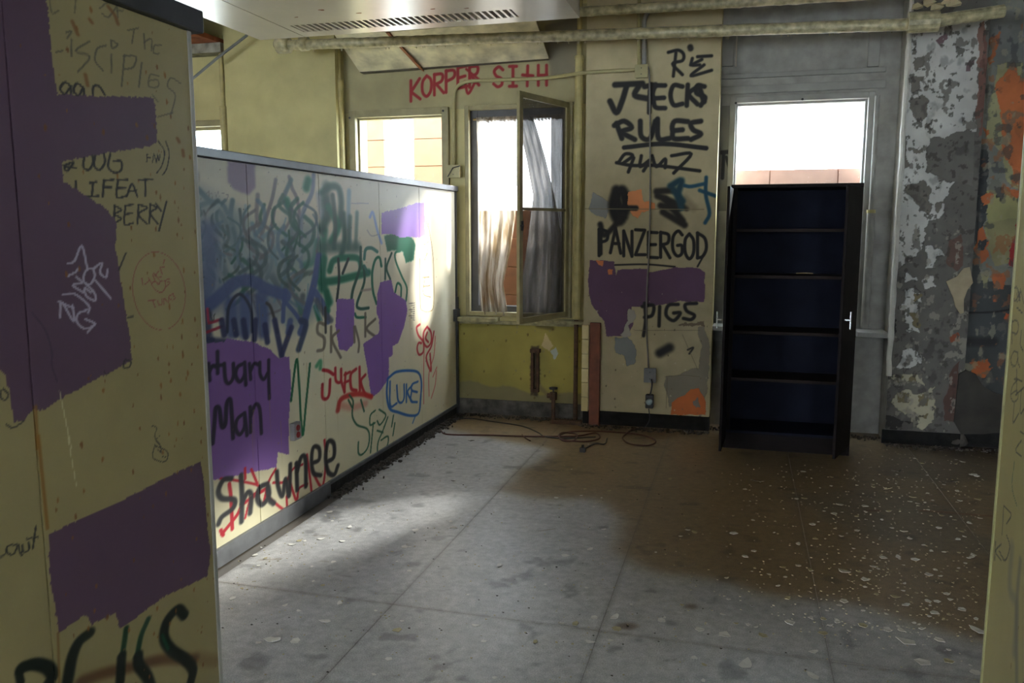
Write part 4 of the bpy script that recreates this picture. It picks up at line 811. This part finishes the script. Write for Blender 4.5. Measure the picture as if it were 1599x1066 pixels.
pp.build(m_part, 'panel', pt, ub=[2.32, 2.80, 3.54, 4.243, 5.045, 5.745, 6.53], vb=[.085, PTOP], gap=.006, back=.02)
MB().box((PX - .05, 2.32, .06), (PX - .014, 6.53, PTOP)).build('core', m_dark, pt)
m_cap = plain('dark_top_rail', (62, 62, 68), rough=.35, var=.45, scale=9, bump=.1)
MB().box((PX - .06, 2.3, PTOP), (PX + .022, 6.56, PTOP + .042)).build('top_rail', m_cap, pt, .004)
m_base = plain('grey_base_rail', (84, 84, 86), rough=.45, var=.35, scale=12)
MB().box((PX - .02, 2.3, 0.0), (PX + .018, 4.25, .088)).build('base_rail', m_base, pt, .003)
MB().box((PX - .02, 4.25, 0.0), (PX + .0, 6.53, .08)).build('base_rail', plain('broken_black_base', (40, 37, 34), rough=.9, var=.7, scale=20, bump=1), pt, .003)['label'] = 'broken blackened rail'
MB().box((PX - .012, 4.25, .066), (PX + .012, 6.53, .09)).build('base_lip', m_base, pt, .002)
MB().box((PX - .05, 6.53, 0), (PX + .015, 6.57, 1.0)).box((PX - .05, 6.53, 1.0), (PX + .01, 6.56, PTOP)).build('end_post', m_dark, pt, .003)
# outlet
a = onX(453, 688, PX); b_ = onX(462, 657, PX)
oc = MB().box((PX, a[1] - .002, a[2]), (PX + .03, b_[1] + .005, b_[2])).build('outlet', plain('steel_plate', (150, 148, 146), rough=.35), pt, .003); oc['label'] = 'steel outlet box with red sockets'
ym = (a[1] + b_[1]) / 2
for zf in (.3, .7): z = a[2] + (b_[2] - a[2]) * zf; MB().tube([(PX + .03, ym, z), (PX + .034, ym, z)], .017, 12).build('socket', plain('red_socket', (150, 36, 40), rough=.4), oc)
# rubble along the broken base
m_rub = plain('dark_rubble', (80, 73, 65), rough=.95, var=.7, scale=30, bump=.6)
rb = MB(); rr = random.Random(9)
for i in range(1100):
    y = rr.uniform(4.2, 6.5) ; x = PX + .01 + abs(rr.gauss(0, .04)) ; s_ = .003 + .014 * rr.random() ** 3
    p = [(x + s_ * math.cos(t + rr.random()), y + s_ * math.sin(t + rr.random()), 0.001) for t in (0, 1.6, 3.1, 4.7)]
    rb.prism(p, (rr.uniform(-.004, .004), 0, rr.uniform(.003, .016)))
tag(rb.build('rubble', m_rub, loc=(PX, 5.4, 0)), 'dark crumbled rubble strewn along the foot of the graffiti partition', 'rubble', kind='stuff')

# ================================================================== NEAR PARTITION, LEFT OF THE CAMERA
NX = -0.97
np_ = empty('partition', (NX, .8, 0), 'tall dim yellow and purple partition at the left edge, nearest the camera', 'partition')
nn = Canvas('X', NX, .80, 1.33, .45, 1.905, .0022, .0024, (160, 148, 106), 1)
nn.mottle(.06, 5); nn.k = .68
b1 = lambda x, y: (x / 2.96, y / 2.96); b2 = lambda x, y: (x / 2.96, 340 + y / 2.96); b3 = lambda x, y: (x / 2.763, 680 + y / 2.763)
def Q(zf, s, wz, col, soft=.35, alpha=.95, k=2.96): S(nn, zf, s, wz, col, soft, alpha, True, k)
PN = (96, 74, 94); PE = (92, 88, 76); BN = (44, 44, 48)
S_ = Q
# pencil words
Q(b1, '230,0 240,60 270,50|350,0 345,60|460,40 500,10 540,20 500,80 470,60|540,20 545,80|540,50 570,50|540,20 580,15', 6, PE, .4, .7)
Q(b1, '590,140 640,130|620,135 610,200|665,155 670,225|665,195 700,180 700,235|745,210 715,210 710,245 735,248', 6, PE, .4, .8)
Q(b1, '305,150 330,145 310,175|260,240 290,235|330,180 330,260|415,190 350,235 415,262 360,332|490,210 450,225 440,280 475,325|515,250 515,335|512,185 545,205 518,222 514,185|575,255 562,400|570,258 628,262 615,310 575,320|655,290 642,400', 7, PE, .4, .85)
Q(b1, '735,350 695,345 688,400 730,400 728,370 690,372|835,385 790,360 775,400 810,440 790,530|705,440 730,470|730,540 800,520', 6, PE, .4, .7)
Q(b1, '330,400 300,380 278,410 300,435 325,405 330,440|385,405 355,385 340,420 365,440 385,405 388,450|430,450 432,400 460,400 485,440', 9, BN)
Q(b1, '295,765 340,750 310,790 300,770 350,775|390,725 385,770 410,785 430,750 425,715|440,720 435,765 460,785 485,750 480,710|510,710 500,770 530,798 560,785 560,745 525,745', 9, BN)
Q(b1, '350,835 350,880|415,845 445,840|430,845 425,905|405,910 455,905|480,830 475,910|480,835 525,830|480,865 515,865|545,832 540,910 585,905|542,832 590,830|542,868 580,868', 9, BN)
Q(b1, '585,910 610,850 635,908|593,885 630,880|640,832 705,828|672,830 672,905', 8, BN)
Q(b1, '530,950 525,1030|530,950 560,970 530,990 560,1010 525,1032|580,950 575,1035 615,1030|578,950 615,945|577,990 610,985|640,945 635,1035|640,945 680,960 640,990 680,1035|695,940 690,1030|695,945 725,960 695,985 730,1035|720,940 745,975|770,930 735,1066', 8, BN)
Q(b1, '680,710 678,750|682,712 700,712|680,728 695,728|705,750 712,712 722,750|725,750 728,715 735,745 740,712', 4, BN, .3); Q(b1, '730,650 760,700 750,760 725,800|765,650 782,710 770,780 750,810', 5, BN, .3)
nn.poly([(-20, -30), (72, -30), (73, 0), (80, 80), (90, 148), (238, 152), (243, 165), (246, 222), (230, 229), (170, 238), (130, 245), (97, 252), (100, 285), (135, 305), (165, 325), (182, 345), (180, 385), (187, 430), (195, 480), (204, 530), (206, 562), (190, 572), (150, 592), (125, 607), (105, 617), (90, 625), (70, 640), (52, 640), (40, 655), (22, 658), (15, 610), (5, 580), (-20, 575)], PN, rag=.0018, freq=160)
PG(nn, b3, '210,430 300,380 440,320 560,260 700,190 800,140 865,115 880,200 895,400 910,500 895,605 700,700 540,820 515,830 500,765 395,815 370,770 300,820 255,850 215,600', PN, rag=.0018, freq=160)
WT = (186, 178, 200)
Q(b2, '315,210 345,198 378,130 405,240|315,268 350,250 360,235|440,232 400,240 385,290 415,308 438,270 430,235|430,235 472,208 462,252 490,275 497,240|440,288 512,372', 9, WT, .3)
Q(b2, '352,272 378,300 338,312 385,345|420,345 392,325 400,362 440,382 435,345 392,300|290,355 345,352 410,405 408,440|270,385 318,408 340,415|278,458 285,390 340,478 335,405', 9, WT, .3)
Q(b2, '402,425 360,445 358,485 395,512 438,490 395,468|440,490 405,528', 9, WT, .3)
PK = (150, 84, 80); el = [(735 + 122 * math.cos(t), 338 + 180 * math.sin(t + .12)) for t in np.linspace(0, 6.283, 26)]
Q(b2, ' '.join(f'{x:.0f},{y:.0f}' for x, y in el), 3.5, PK, .4, .8)
Q(b2, '655,278 662,310 690,290|685,275 700,300 715,290 705,260|710,255 735,285|735,245 718,268 745,272|740,230 750,262|735,232 760,228|755,212 760,195', 4.5, PK, .35, .9)
Q(b2, '720,335 700,305 720,295 735,310 740,295 760,290 765,320 745,345 720,335|785,280 765,290 785,300 770,315|685,385 725,375|705,380 718,415|728,385 738,405 750,395 748,372|757,400 758,372 778,390 780,365|800,350 780,365 795,380 810,370 800,358', 4.5, PK, .35, .9)
Q(b2, '582,162 550,240|590,460 615,455|575,660 570,690 595,692 605,665 580,655', 7, BN, .4, .8); Q(b2, '5,795 2,830 25,840 38,815 15,790|30,955 60,970 110,940', 7, BN, .4, .8); Q(b2, '480,705 490,725 505,715', 5, BN, .4, .6); Q(b2, '700,960 725,970 715,1010 740,1050|720,1060 745,1055', 4, BN, .3, .8)
Q(b3, '0,525 20,515|75,470 35,475 30,505 60,510 78,470 85,500 95,515|95,470 100,500 125,490 122,460|155,392 148,440 142,485|115,445 165,438', 7, BN, .35, .9, 2.763)
Q(b3, '668,40 660,95 712,112 722,70 670,42|680,60 700,75|695,60 690,75|700,90 715,92', 4, BN, .3, .8, 2.763); Q(b3, '690,0 672,20 690,40', 3, BN, .3, .8, 2.763)
DGN = (26, 34, 30)
Q(b3, '840,960 930,972', 40, (104, 72, 46), .9, .4, 2.763); Q(b3, '350,1060 450,1025 560,1000 700,965 840,965', 42, (96, 66, 44), .7, .85, 2.763)
Q(b3, '95,1000 150,985 205,1000 228,1035 210,1066', 46, DGN, .3, .98, 2.763); Q(b3, '80,1020 90,1066', 26, DGN, .4, .9, 2.763); Q(b3, '385,852 340,890 310,960 290,1066 270,1120', 42, DGN, .35, .98, 2.763)
Q(b3, '545,830 535,900 525,960', 20, (22, 62, 44), .5, .9, 2.763); Q(b3, '525,950 518,1066', 36, DGN, .35, .98, 2.763); Q(b3, '640,790 610,860 595,930', 20, (22, 62, 44), .5, .9, 2.763); Q(b3, '595,950 600,990 635,1040 655,1100', 40, DGN, .35, .98, 2.763)
Q(b3, '795,775 765,750 720,800 708,870 740,925 800,965 832,1010 822,1066', 38, DGN, .35, .98, 2.763); Q(b3, '700,860 725,920', 12, (20, 90, 60), .6, .7, 2.763)
# scratches, rust
Q(b2, '150,440 210,520 240,620 240,680 265,760', 6, (72, 58, 80), .5, .9); Q(b2, '275,800 300,920 330,1066', 4, (206, 200, 160), .3, .8); Q(b3, '292,0 330,220', 3, (206, 200, 160), .3, .8, 2.763)
nn.specks(120, [(140, 92, 40), (120, 76, 36)], .0012, .0045, seed=31, region=(.96, 1.33, .7, 1.9), stretch=1.6, alpha=.85)
nn.specks(45, [(140, 92, 40), (110, 70, 36)], .001, .004, seed=32, region=(1.2, 1.33, 1.0, 1.9), stretch=2.2)
for s_ in ('335,100 345,125 360,160', '395,345 405,395', '500,30 530,70 545,110', '820,640 828,655', '845,695 848,720', '415,90 425,105'): Q(b1, s_, 14, (128, 84, 42), .6, .8)
for s_ in ('165,870 175,1066',): Q(b2, s_, 10, (140, 96, 40), .7, .8)
Q(b3, '165,0 185,200 205,400', 11, (140, 96, 40), .7, .85, 2.763); Q(b3, '250,850 256,1066', 8, (130, 96, 50), .7, .8, 2.763)
m_near = mat('near_partition_enamel', YEL, 0.4, attr=True, var=0.06, scale=9, bump=0.06, spec=.4)
nn.build(m_near, 'panel', np_, ub=[.80, .935, 1.33], vb=[.45, 1.905], gap=.003, back=.012)
MB().box((NX - .06, .0, .0), (NX - .006, .80, 1.905)).box((NX - .06, .8, 0), (NX - .004, 1.33, .45)).box((NX - .06, .80, .45), (NX - .012, 1.325, 1.905)).build('core', m_near if False else plain('yellow_metal', (170, 164, 118), rough=.5), np_)
MB().box((NX - .008, 1.325, .0), (NX + .002, 1.336, 1.905)).build('edge_trim', plain('pale_edge_metal', (176, 174, 168), rough=.35), np_, .002)
MB().box((NX - .07, .0, 1.905), (NX + .012, 1.36, 1.945)).build('top_rail', m_cap, np_, .003)

# ================================================================== NEAR PARTITION, RIGHT
QX = .50
qp = empty('partition', (QX, 1.0, 0), 'pale yellow partition edge with faint marker writing at the right edge, nearest the camera', 'partition')
qe = onX(1592, 340, QX)[1]
qq = Canvas('X', QX, 1.0, qe, .2, 1.905, .003, .003, (192, 182, 132), -1); qq.mottle(.06, 5)
c2_ = lambda x, y: (1480 + x / 1.395, 300 + y / 1.392)
def Z(s, wz, col, soft=.4, alpha=.9): S(qq, c2_, s, wz, col, soft, alpha, True, 1.392)
MK = (70, 66, 74)
Z('140,770 135,860 150,900 145,1000', 22, (128, 126, 128), .9, .5); Z('158,800 150,900 150,1066', 16, (120, 116, 118), .9, .6)
Z('160,300 158,330 164,345|145,405 162,410|150,385 150,440|148,440 165,425|145,460 142,500 155,480|160,540 148,560 160,575', 3.5, MK); Z('150,250 162,262|158,210 165,240', 3, MK); Z('122,680 118,745|122,682 138,700 128,720|128,745 135,770 125,800 112,780|104,760 102,800|116,765 104,780 116,800', 3.5, MK)
Z('145,585 140,640 150,680', 2.5, (50, 96, 90)); Z('160,430 158,480 166,470|158,520 166,525', 3, MK)
qq.text('LIBE', (1588, 470), (1594, 470), 14, 2, MK, alpha=.7)
for k, ch in enumerate('bpa6'): qq.text(ch, (1579 - k * 1, 470 + k * 52), (1597, 470 + k * 52), 34, 2.4, MK, alpha=.75, seed=k)
qq.specks(50, [(140, 100, 46), (120, 90, 50)], .001, .004, seed=41, stretch=2)
qq.build(m_near, 'panel', qp, gap=.002, back=.012)
MB().box((QX + .012, 1.0, 0), (QX + .06, qe - .003, 1.905)).box((QX + .002, 1.0, 0), (QX + .06, qe - .003, .2)).box((QX + .002, .1, 0), (QX + .06, 1.0, 1.905)).build('core', plain('yellow_metal', (170, 164, 118), rough=.5), qp)
MB().box((QX - .003, qe - .003, 0), (QX + .006, qe + .006, 1.905)).build('edge_trim', plain('pale_yellow_trim', (206, 204, 150), rough=.35), qp, .002)
MB().box((QX - .012, .1, 1.905), (QX + .07, qe + .03, 1.945)).build('top_rail', m_cap, qp, .003)

# ================================================================== METAL CABINET
cf, cbk = 6.0, 6.40; cx0, cx1, ch = -.088, .765, 1.865
m_cab = plain('blackened_brown_metal', (26, 20, 19), rough=.6, var=.35, scale=10, bump=.1, spec=.12)
m_cabin = plain('cabinet_inside', (26, 28, 40), rough=.7, var=.3, scale=6, spec=.1)  # bluish lift: veiling glare over the cabinet put into its colour
cab = empty('metal_cabinet', ((cx0 + cx1) / 2, 6.2, 0), 'tall black metal cabinet with open doors and empty shelves in front of the bare window', 'cabinet')
MB().box((cx0, cf, 0), (cx0 + .02, cbk, ch)).build('side_panel', m_cab, cab, .002); MB().box((cx1 - .02, cf, 0), (cx1, cbk, ch)).build('side_panel', m_cab, cab, .002)
MB().box((cx0 + .02, cbk - .012, 0), (cx1 - .02, cbk, ch - .02)).build('back_panel', m_cabin, cab); MB().box((cx0, cf - .005, ch - .025), (cx1, cbk, ch)).build('top_panel', m_cab, cab, .003)
MB().box((cx0 + .02, cf, 0), (cx1 - .02, cf + .015, .115)).build('plinth', m_cab, cab, .002)
MB().box((cx0 + .02, cf, .115), (cx1 - .02, cbk - .012, .135)).build('shelf', m_cabin, cab, .002)
m_sh = plain('shelf_edge_brown', (42, 33, 29), rough=.6, var=.3, spec=.15)
for y in (357, 430, 518, 592):
    z = onY(1220, y, cf + .05)[2]; MB().box((cx0 + .022, cf + .04, z - .022), (cx1 - .022, cbk - .014, z)).build('shelf', m_sh, cab, .002)
MB().box((cx0 + .02, cf, .135), (cx0 + .045, cf + .02, ch - .025)).box((cx1 - .045, cf, .135), (cx1 - .02, cf + .02, ch - .025)).build('front_stile', m_cab, cab, .002)
def door(hx, fxp, side):
    fy_ = cf - .40; fx_ = onY(fxp, 500, fy_)[0]; A = Vector((hx, cf - .008, 0)); D = Vector((fx_, fy_, 0)) - A; a = math.atan2(D.y, D.x); L_ = D.length
    M = Matrix.Translation(A) @ Matrix.Rotation(a, 4, 'Z')
    d = MB().box((0, -.009, .075), (L_, .009, ch - .03), M).build('door', m_cab, cab, .003)
    s_ = side; z = onY(fxp, 500, fy_)[2]
    MB().box((L_ - .045, min(0, s_ * .05), z - .006), (L_ - .033, max(0, s_ * .05), z + .006), M).box((L_ - .046, s_ * .05 - .005, z - .06), (L_ - .032, s_ * .05 + .005, z + .055), M).build('handle', plain('chrome', (190, 190, 192), rough=.2, metal=1, var=.1, bump=0), d, .002)['label'] = 'chrome handle'
door(cx1 - .01, 1313, 1); door(cx0 + .01, 1131, -1)
lf = MB(); p = onY(1255, 428, cf + .1)
lf.prism([p + np.array(o_) for o_ in ((-.05, 0, .002), (.0, -.02, .006), (.06, 0, .003), (.02, .03, .004))], (0, .002, .006))
tag(lf.build('plaster_flake', plain('pale_flake', (170, 150, 110), rough=.8), loc=tuple(p)), 'pale plaster flake lying on the second shelf of the cabinet', 'plaster')

# ================================================================== FLOOR THINGS
z0 = lambda x, y, h=.006: tuple(onZ(x, y, h))
def cord(px_, r, m, label, cat='cable', name='cable', h=.006):
    o = MB().tube(smooth_path([z0(*p_[:2], h + (p_[2] if len(p_) > 2 else 0)) for p_ in px_], 6), r, 6).build(name, m, loc=z0(*px_[0][:2]), smooth=True); return tag(o, label, cat)
cord([(688, 672), (700, 678), (760, 679), (830, 681), (880, 681), (905, 680), (930, 676), (936, 684), (915, 689), (885, 687), (872, 681), (880, 675), (900, 678), (897, 687), (880, 688), (873, 680), (890, 674), (930, 673), (980, 676), (1010, 681), (1024, 689), (1012, 695), (985, 693), (972, 684), (982, 674), (990, 668)], .006, plain('red_brown_cable', (84, 44, 34), rough=.5), 'red-brown cable lying across the floor with coiled loops')
cord([(690, 658), (730, 653), (770, 658), (815, 665), (840, 675), (850, 681), (880, 684), (930, 682)], .005, m_dark, 'thin black cable lying from the partition corner towards the coil')
cord([(908, 704), (915, 699), (930, 692), (944, 693), (948, 684)], .005, m_dark, 'short black wire with a plug end in front of the coil')
cord([(815, 678), (820, 683), (828, 688)], .004, plain('red_brown_cable', (84, 44, 34)), 'short brown twig-like wire just left of the coil')
plg = MB().box((-.02, -.02, 0), (.02, .02, .03)).tube([(0, 0, .03), (0, 0, .05)], .01, 8); o = plg.build('plug', m_dark, loc=(0, 0, 0)); o.location = z0(910, 705, 0); tag(o, 'black plug lying at the end of the short wire', 'plug')
# fallen sheet and stones by the right corner
m_stone = plain('grey_stone', (96, 90, 82), rough=.9, var=.4, scale=12, bump=.6)
def lump(cx, cy, rx, ry, rz, seed, name, m, label, cat, z=0):
    bm = bmesh.new(); bmesh.ops.create_icosphere(bm, subdivisions=3, radius=1); r = random.Random(seed); k = [Vector((r.uniform(-1, 1), r.uniform(-1, 1), r.uniform(-1, 1))).normalized() for _ in range(9)]
    for v in bm.verts:
        for d in k:
            t_ = v.co.dot(d)
            if t_ > .72: v.co -= d * (t_ - .72) * .85
        v.co = Vector((v.co.x * rx, v.co.y * ry, max(v.co.z, -.6) * rz))
    me = bpy.data.meshes.new(name); bm.to_mesh(me); bm.free(); me.materials.append(m); o = bpy.data.objects.new(name, me); C.objects.link(o); o.location = (cx, cy, z + rz * .6); return tag(o, label, cat)
p = onZ(1493, 700, 0); lump(p[0], p[1] + .12, .11, .1, .085, 3, 'stone', m_stone, 'large grey stone lump on the floor at the foot of the right pier', 'stone')
p = onZ(1548, 700, 0); lump(p[0], p[1] + .12, .14, .1, .06, 5, 'stone', m_stone, 'flat grey stone lump at the far right corner', 'stone')
p = onZ(1440, 694, 0); lump(p[0], p[1] + .06, .07, .06, .04, 8, 'stone', m_stone, 'small grey stone lump left of the large one', 'stone')
sh = MB(); pts = [z9(*map(float, s_.split(','))) for s_ in '400,850 420,650 450,635 490,650 520,700 560,725 620,745 620,890 520,900 430,900'.split()]
P = [Vector(onY(x, y, 6.44)) for x, y in pts]; sh.prism(P, (0, .03, 0)); sh.build('fallen_sheet', plain('dark_board', (64, 60, 54), rough=.85, var=.4, scale=6), loc=(P[0].x, 6.45, 0)).modifiers
tag(bpy.data.objects['fallen_sheet'], 'dark torn board leaning against the wall in the right corner', 'board')
cr = MB(); pts = [z9(*map(float, s_.split(','))) for s_ in '367,265 410,245 440,210 465,205 478,270 455,300 440,340 440,395 425,400 405,370 395,330'.split()]
P = [Vector(onY(x, y, 6.42)) for x, y in pts]; cr.prism(P, (0, .012, 0)); tag(cr.build('torn_paper', plain('cream_paper', (176, 160, 130), rough=.8, var=.25), loc=tuple(P[0])), 'torn cream flap hanging at the corner of the right pier', 'paint flap')

# paint chips: big ones one by one
m_chip = plain('pale_paint_chip', (216, 212, 204), rough=.7, var=.15, scale=40, bump=0); m_chip2 = plain('cream_paint_chip', (178, 166, 128), rough=.7, var=.15, scale=40, bump=0)
shapes = []
for k in range(9):
    r = random.Random(50 + k); n = r.choice([5, 6, 7]); pts = [(math.cos(6.283 * i / n + r.uniform(-.3, .3)) * r.uniform(.45, 1), math.sin(6.283 * i / n + r.uniform(-.3, .3)) * r.uniform(.35, .8)) for i in range(n)]
    b = MB(); v = [(x, y, .05 + .16 * abs(x) + .1 * r.random()) for x, y in pts]; n_v = len(v)
    b.v = v + [(x, y, z + .07) for x, y, z in v] + [(0, 0, 0.1), (0, 0, .17)]
    for i in range(n_v):
        j = (i + 1) % n_v; b.f += [(j, i, 2 * n_v), (i + n_v, j + n_v, 2 * n_v + 1), (i, j, j + n_v, i + n_v)]
    me = {}
    for mm in (m_chip, m_chip2):
        o = b.build('paint_chip', mm); me[mm.name] = o.data; bpy.data.objects.remove(o)
    shapes.append(me)
def chip(x, y, size, label=None, mm=None, group=True, rot=None):
    p = onZ(x, y, 0); mm = mm or (m_chip if rnd.random() < .72 else m_chip2); o = bpy.data.objects.new('paint_chip', rnd.choice(shapes)[mm.name]); C.objects.link(o)
    o.location = (p[0], p[1], -.0005); o.rotation_euler = (0, 0, rnd.uniform(0, 6.28) if rot is None else rot); o.scale = (size * 1.45, size * 1.45, min(size, .03))
    if group:
        wh = 'white' if mm is m_chip else 'cream'; big = 'larger' if size >= .012 else 'tiny'
        where = 'along the foot of the graffiti partition' if p[0] < -1.75 else 'on the grey floor at the left front' if p[1] < 3.6 and p[0] < -.5 else 'on the grey floor at the right front' if p[1] < 3.5 else 'on the bright floor left of the middle' if p[0] < -.55 else 'on the brown floor before the cabinet' if p[0] < .75 else 'on the brown floor towards the right corner'
        label = f'{big} {wh} paint chip lying loose {where}'; tag(o, label, 'paint chip', f'{big} {wh} paint chips {where}')
    else: tag(o, label, 'paint chip')
    return o
BIG = [((424, 1000), .030, 'white paint chip lying topmost in the little cluster at lower left'), ((405, 1003), .014, 'tiny white chip at the left of the lower-left cluster'), ((461, 1002), .020, 'white paint chip at the right of the lower-left cluster'),
       ((508, 970), .022, 'white paint chip up and right of the lower-left cluster'), ((531, 942), .018, 'flat white paint chip lying alone left of the middle seam'), ((1166, 1038), .036, 'largest white notched paint chip near the bottom edge'), ((1270, 1056), .026, 'grey-white paint chip at the bottom edge by the right seam'),
       ((1271, 1018), .018, 'white paint chip just left of the right-hand seam'), ((1415, 1002), .036, 'long pale paint chip at the lower right'), ((1440, 1034), .026, 'pale paint chip below the long one at the lower right'), ((1467, 1000), .022, 'pale paint chip right of the long one'),
       ((961, 964), .024, 'white paint chip above the brown oval stain'), ((928, 965), .016, 'white paint chip left of the brown oval stain'), ((921, 1003), .018, 'white paint chip on the seam crossing'), ((953, 1000), .014, 'small white chip right of the seam crossing'), ((743, 977), .016, 'white chip at the left end of the cross seam'), ((1092, 983), .018, 'pale chip right of the brown oval stain'),
       ((1132, 992), .022, 'pale chip cluster piece left of the right seam'), ((1527, 985), .032, 'white paint chip close to the right partition'), ((883, 868), .020, 'white chip alone in the middle of the floor'), ((780, 883), .017, 'white chip left of middle on the bright floor'), ((1318, 893), .026, 'cream chip in the brown area of the floor'), ((1233, 973), .024, 'pale notched chip right of centre near the front'), ((1523, 1050), .018, 'small white chip in the bottom right corner')]
for (x, y), s_, lb in BIG: chip(x, y, s_, lb, m_chip, False)
cnt = 0; rq = random.Random(77)
def dens(x, y):
    d = .16
    if x > 1150 and y < 1010: d = .35 + .65 * sstep(1150, 1400, np.array(float(x))) * (1 if y > 740 else .5)
    if x > 1520 + (1066 - y) * .05 or x < 360: return 0
    lim = 890 - (x - 332) * .64 + 12
    if y < max(lim, 690) : return 0
    if 1120 < x < 1340 and y < 725: return 0
    if x < 700 and y - lim < 60: d = .8
    if y > 1000: d *= .4
    return d
while cnt < 270:
    x, y = rq.uniform(340, 1560), 690 + 376 * rq.random() ** 1.1
    if rq.random() < dens(x, y): chip(x, y, rq.choice([.007, .009, .011, .013, .018])); cnt += 1
gb = MB(); k = 0
while k < 1500:     # grit and crumbs too small to count
    x, y = rq.uniform(335, 1580), 662 + 404 * rq.random() ** 1.3
    if rq.random() < dens(x, y) + .03 and y > 890 - (x - 332) * .64 + 6 and not (1120 < x < 1340 and y < 725):
        p = onZ(x, y, 0); s_ = rq.uniform(.0015, .0055); a = rq.uniform(0, 6)
        if p[1] > 6.35: continue
        gb.prism([(p[0] + s_ * math.cos(a + t), p[1] + s_ * math.sin(a + t), 0) for t in (0, 2.1, 4.2)], (0, 0, s_ * .4)); k += 1
tag(gb.build('grit', m_chip2, loc=(0, 4.5, 0)), 'fine pale crumbs of paint scattered over the floor', 'debris', kind='stuff')
gb = MB(); k = 0
while k < 170:
    x, y = rq.uniform(335, 1560), 655 + 400 * rq.random() ** 1.8
    if y > 890 - (x - 332) * .64 + 4 and not (1120 < x < 1340 and y < 725):
        p = onZ(x, y, 0); s_ = rq.uniform(.0015, .006) ; a = rq.uniform(0, 6)
        if p[1] > 6.35: continue
        gb.prism([(p[0] + s_ * math.cos(a + t), p[1] + s_ * .6 * math.sin(a + t), 0) for t in (0, 2.1, 4.2)], (0, 0, s_ * .5)); k += 1
tag(gb.build('grit', m_rub, loc=(0, 4.5, 0)), 'fine dark crumbs scattered over the floor', 'debris', kind='stuff')
for i, (x, y, s_, lb) in enumerate([(1185, 752, .05, 'dark dead leaf scrap in front of the cabinet'), (1403, 737, .04, 'dark scrap in front of the right pier'), (1482, 753, .05, 'dark twiggy scrap near the right corner'), (1385, 764, .03, 'pale curled scrap in front of the right pier'), (735, 689, .03, 'dark curled scrap by the partition corner')]):
    p = onZ(x, y, 0); b = MB(); r = random.Random(i)
    for j in range(5): 
        a = r.uniform(0, 6.28); b.prism([(0, 0, .002), (s_ * math.cos(a), s_ * .6 * math.sin(a), r.uniform(.002, .014)), (s_ * .5 * math.cos(a + .5), s_ * .4 * math.sin(a + .5), .006)], (0, 0, .002))
    o = b.build('debris_scrap', m_chip2 if 'pale' in lb else m_rub); o.location = p; tag(o, lb, 'debris')
# sooty rubble along the foot of the back wall
rb = MB(); rr = random.Random(19)
for i in range(1100):
    x = rr.uniform(-2.28, 2.0); yy = (6.55 if x < -1.2 else 6.42) if x < -.2 else (6.6 if x < 1.05 else 6.42); y = yy - abs(rr.gauss(0, .05)); s_ = .003 + .013 * rr.random() ** 3
    if cx0 - .02 < x < cx1 + .02 and y < 6.42: continue
    rb.prism([(x + s_ * math.cos(t + rr.random()), y + s_ * math.sin(t + rr.random()), 0.001) for t in (0, 1.6, 3.1, 4.7)], (0, 0, rr.uniform(.003, .016)))
tag(rb.build('rubble', m_rub, loc=(-.5, 6.4, 0)), 'dark rubble and dirt along the foot of the window wall', 'rubble', kind='stuff')
